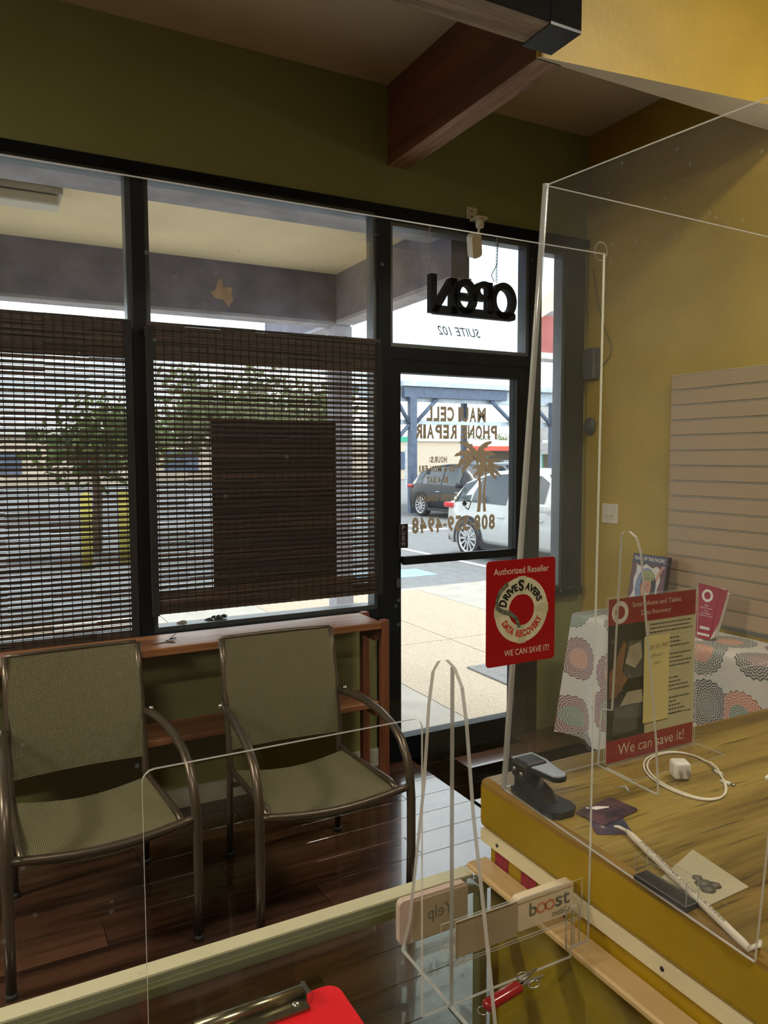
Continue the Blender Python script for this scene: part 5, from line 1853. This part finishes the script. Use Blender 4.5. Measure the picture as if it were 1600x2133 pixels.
MB().tube([(0.882, 0.862, ZC + .003), (0.886, 0.852, ZC + .008), (0.884, 0.842, ZC + .003)], .0018, 6).build('tab', 'acrylic_edge_dim', dk)

stw = thing('wrapped_straw', 'paper wrapped drinking straw lying along the counter edge', 'straw', (0.745, 0.62, ZC))
a_, b_ = Vector((0.783, 0.748, ZC + .0055)), Vector((0.706, 0.500, ZC + .0055))
MB().tube([a_.lerp(b_, t) for t in (0, .05, .5, .95, 1)], [.0030, .0046, .0048, .0046, .0035], 10).build('wrapper', 'straw_paper', stw)
MB().tube([a_, a_ + Vector((-.004, .012, .002)), a_ + Vector((-.010, .015, .003))], [.0032, .0036, .002], 6, flat=.5).build('twisted_end', 'straw_paper', stw)
MB().tube([b_, b_ + Vector((.012, -.002, .001)), b_ + Vector((.022, .002, .001))], [.0032, .004, .002], 6, flat=.5).build('twisted_end', 'straw_paper', stw)
m = MB()
dv = (b_ - a_).normalized()
sd = Vector((-dv.y, dv.x, 0))
text(m, 'DROP WRAPPER DROP WRAPPER', lambda u, v: a_ + dv * (.04 + .18 * u) + sd * (-.0025 + .0035 * v) + Vector((0, 0, .0052)), 0.0)
m.build('lettering', 'ink_grey', stw)

bx = thing('clear_case', 'small clear case with a black base by the counter edge', 'case', (0.718, 0.622, ZC))
part('base', 'black_plastic', bx, (0.706, 0.730, 0.582, 0.662, ZC + .0005, ZC + .006))
m = MB()
m.prism([(0.583, ZC + .0062), (0.661, ZC + .0062), (0.661, ZC + .034), (0.583, ZC + .034)], YZ(0.7065), 0, .0012, side_mi=1)
m.prism([(0.583, ZC + .0062), (0.661, ZC + .0062), (0.661, ZC + .034), (0.583, ZC + .034)], YZ(0.7280), 0, .0012, side_mi=1)
m.prism([(0.7078, ZC + .0062), (0.7279, ZC + .0062), (0.7279, ZC + .034), (0.7078, ZC + .034)], XZ(0.583), 0, .0012, side_mi=1)
m.build('cover', ['holder_acrylic', 'acrylic_edge_dim'], bx)
m = MB()
for (y, r_) in ((0.645, .008), (.622, .006), (.600, .008)):
    m.ico((0.717, y, ZC + .0065 + r_), r_, 2, (.8, 1, 1.2), .1)
m.build('nugget', 'holder_acrylic', bx)
sa = thing('square_sachet', 'square translucent sachet with a grey piece inside on the counter', 'sachet', (0.78, 0.62, ZC))
MB().prism([(.829, .675), (.816, .581), (.741, .578), (.738, .647)], XY(ZC + .0004), 0, .0012).build('sheet', 'sachet', sa)
m = MB()
for (a, b, r_) in ((.772, .612, .011), (.781, .602, .009), (.766, .600, .010), (.776, .624, .007)):
    m.ico((a, b, ZC + .0026), r_, 1, (1, 1, .12), .1)
m.build('grey_piece', 'sachet_grey', sa)
MB().prism([(1.118, .774), (1.20, .80), (1.24, .72), (1.15, .70)], XY(ZC + .0004), 0, .004).build('paper_stack', 'paper_white', label='corner of a white paper stack at the right edge of the photo', cat='paper')

# ------------------------------------------------------------------ things on the display case
ty = thing('card_tray', 'clear card tray fixed behind the screen above the glass top', 'tray', (0.61, 0.765, 0.985))
m = MB()
m.prism([(0.502, .990), (0.709, .990), (0.709, 1.043), (0.502, 1.043)], XZ(0.7560), 0, .0016, side_mi=1)
m.prism([(0.502, .990), (0.709, .990), (0.709, 1.020), (0.502, 1.020)], XZ(0.7900), 0, .0016, side_mi=1)
m.prism([(0.502, 0.7562), (0.709, 0.7562), (0.709, 0.7914), (0.502, 0.7914)], XY(0.9860), 0, .0018, side_mi=1)
m.build('tray', ['holder_acrylic', 'acrylic_edge'], ty)
part('tan_card', 'card_tan', ty, (0.506, 0.604, 0.7640, 0.7650, .9885, 1.036))
for x in (.676, .690):
    MB().tube([(x, .750, .955), (x, .7515, 1.01), (x + .006, .7515, 1.014), (x + .010, .7515, 1.008), (x + .009, .750, .955)], .0009, 6).build('wire_clip', 'acrylic_edge_dim', ty)
m = MB()
for i in range(7):
    m.ico((0.4935 + random.uniform(-.001, .001), 0.752, 0.975 + i * .008), .004, 1, (.6, .7, 1.4), .25)
m.build('glue_bead', 'glue', ty)
bo = thing('boost_plaque', 'pale wooden plaque with a mobile carrier logo in the clear tray', 'plaque', (0.656, 0.775, 0.988))
MB().prism(rrect(0.608, 0.706, 0.9882, 1.034, 0.006), XZ(0.7700), 0, 0.012).build('plaque', 'plaque_wood', bo)
m = MB()
LY = 0.7694
text(m, 'b', rect_fn((0.628, LY, 1.004), (1, 0, 0), (0, 0, 1), .013, .019), 0.02)
text(m, 'st', rect_fn((0.673, LY, 1.0045), (1, 0, 0), (0, 0, 1), .026, .018), 0.02)
m.build('lettering', 'boost_grey', bo)
m = MB()
text(m, 'mobile', rect_fn((0.668, LY, .9925), (1, 0, 0), (0, 0, 1), .030, .009), 0.01)
m.build('lettering', 'boost_grey', bo)
m = MB()
for cxx in (.6485, .6635):
    sg = 20
    ri = [Vector((cxx + r_ * math.cos(2 * PI * i / sg), LY, 1.0115 + r_ * .9 * math.sin(2 * PI * i / sg))) for r_ in (.0052, .0086) for i in range(sg)]
    m.add(ri, [(i, (i + 1) % sg, sg + (i + 1) % sg, sg + i) for i in range(sg)])
m.build('loop_emblem', 'boost_orange', bo)
yp = thing('review_plaque', 'pale plaque seen from behind with faint mirrored lettering on the glass', 'plaque', (0.54, 0.875, ZG))
MB().prism(rrect(0.486, 0.598, ZG + .0005, 1.010, 0.008), XZ(0.872), 0, 0.010).build('plaque', 'plaque_pink', yp)
part('cover_card', 'card_tan', yp, (0.508, 0.5975, 0.8698, 0.8718, ZG + .003, 1.006))
text(MB(), 'Yelp', rect_fn((0.530, 0.8694, .968), (1, 0, 0), (0, 0, 1), .042, .024, True), 0.0).build('lettering', 'boost_grey', yp)

kn = thing('pocket_knife', 'red pocket multitool with its scissors open on the glass', 'knife', (0.57, 0.722, ZG))
ang = math.radians(9)
kM = Matrix.Translation(Vector((0.548, 0.720, ZG + .0075))) @ Matrix.Rotation(ang, 4, 'Z')
bm0 = bmesh.new()
bmesh.ops.create_cube(bm0, size=1.0)
for p in bm0.verts:
    p.co = Vector((p.co.x * .062, p.co.y * .017, p.co.z * .013))
bmesh.ops.bevel(bm0, geom=list(bm0.edges), offset=.0058, segments=3, profile=.5, affect='EDGES')
MB().frombm(bm0, kM, True).build('handle', 'knife_red', kn)
m = MB()
for (pts) in ([(.028, -.002), (.050, .004), (.072, .0085), (.070, .011), (.045, .008), (.028, .003)], [(.028, .003), (.050, .001), (.070, -.004), (.066, -.0065), (.045, -.004), (.028, -.002)]):
    m.prism(pts, lambda a, b, t: kM @ Vector((a, b, t)), -.001, .001)
for s in (1, -1):
    m.tube([kM @ Vector((.046 + .009 * math.cos(q * PI / 8), s * .010 + .0055 * math.sin(q * PI / 8), .001)) for q in range(16)], .0010, 5, closed=True)
m.build('scissors', 'steel', kn)
MB().tube([kM @ Vector((-.034 + .007 * math.cos(q * PI / 8), .007 * math.sin(q * PI / 8), -.003)) for q in range(16)], .0008, 5, closed=True).build('key_ring', 'steel', kn)

cp_ = thing('clipboard', 'bright red clipboard with a metal clip on the glass top', 'clipboard', (0.262, 0.69, ZG))
MB().prism(rrect(0.148, 0.378, 0.530, 0.846, 0.018, 6), XY(ZG + .0008), 0, .003).build('board', 'clip_red', cp_)
m = MB()
m.box(0.196, 0.330, 0.815, 0.842, ZG + .0040, ZG + .008)
m.tube([(0.196, 0.842, ZG + .011), (0.330, 0.842, ZG + .011)], .008, 12)
m.build('clip', 'clip_metal', cp_)
m = MB()
for x in (.21, .316):
    m.lathe([(0, .003), (.004, .0025), (.005, 0)], 12, (x, .828, ZG + .0082))
m.build('rivet', 'chrome', cp_)
part('clip_end', 'chrome', cp_, (0.3301, 0.336, 0.826, 0.850, ZG + .004, ZG + .018))
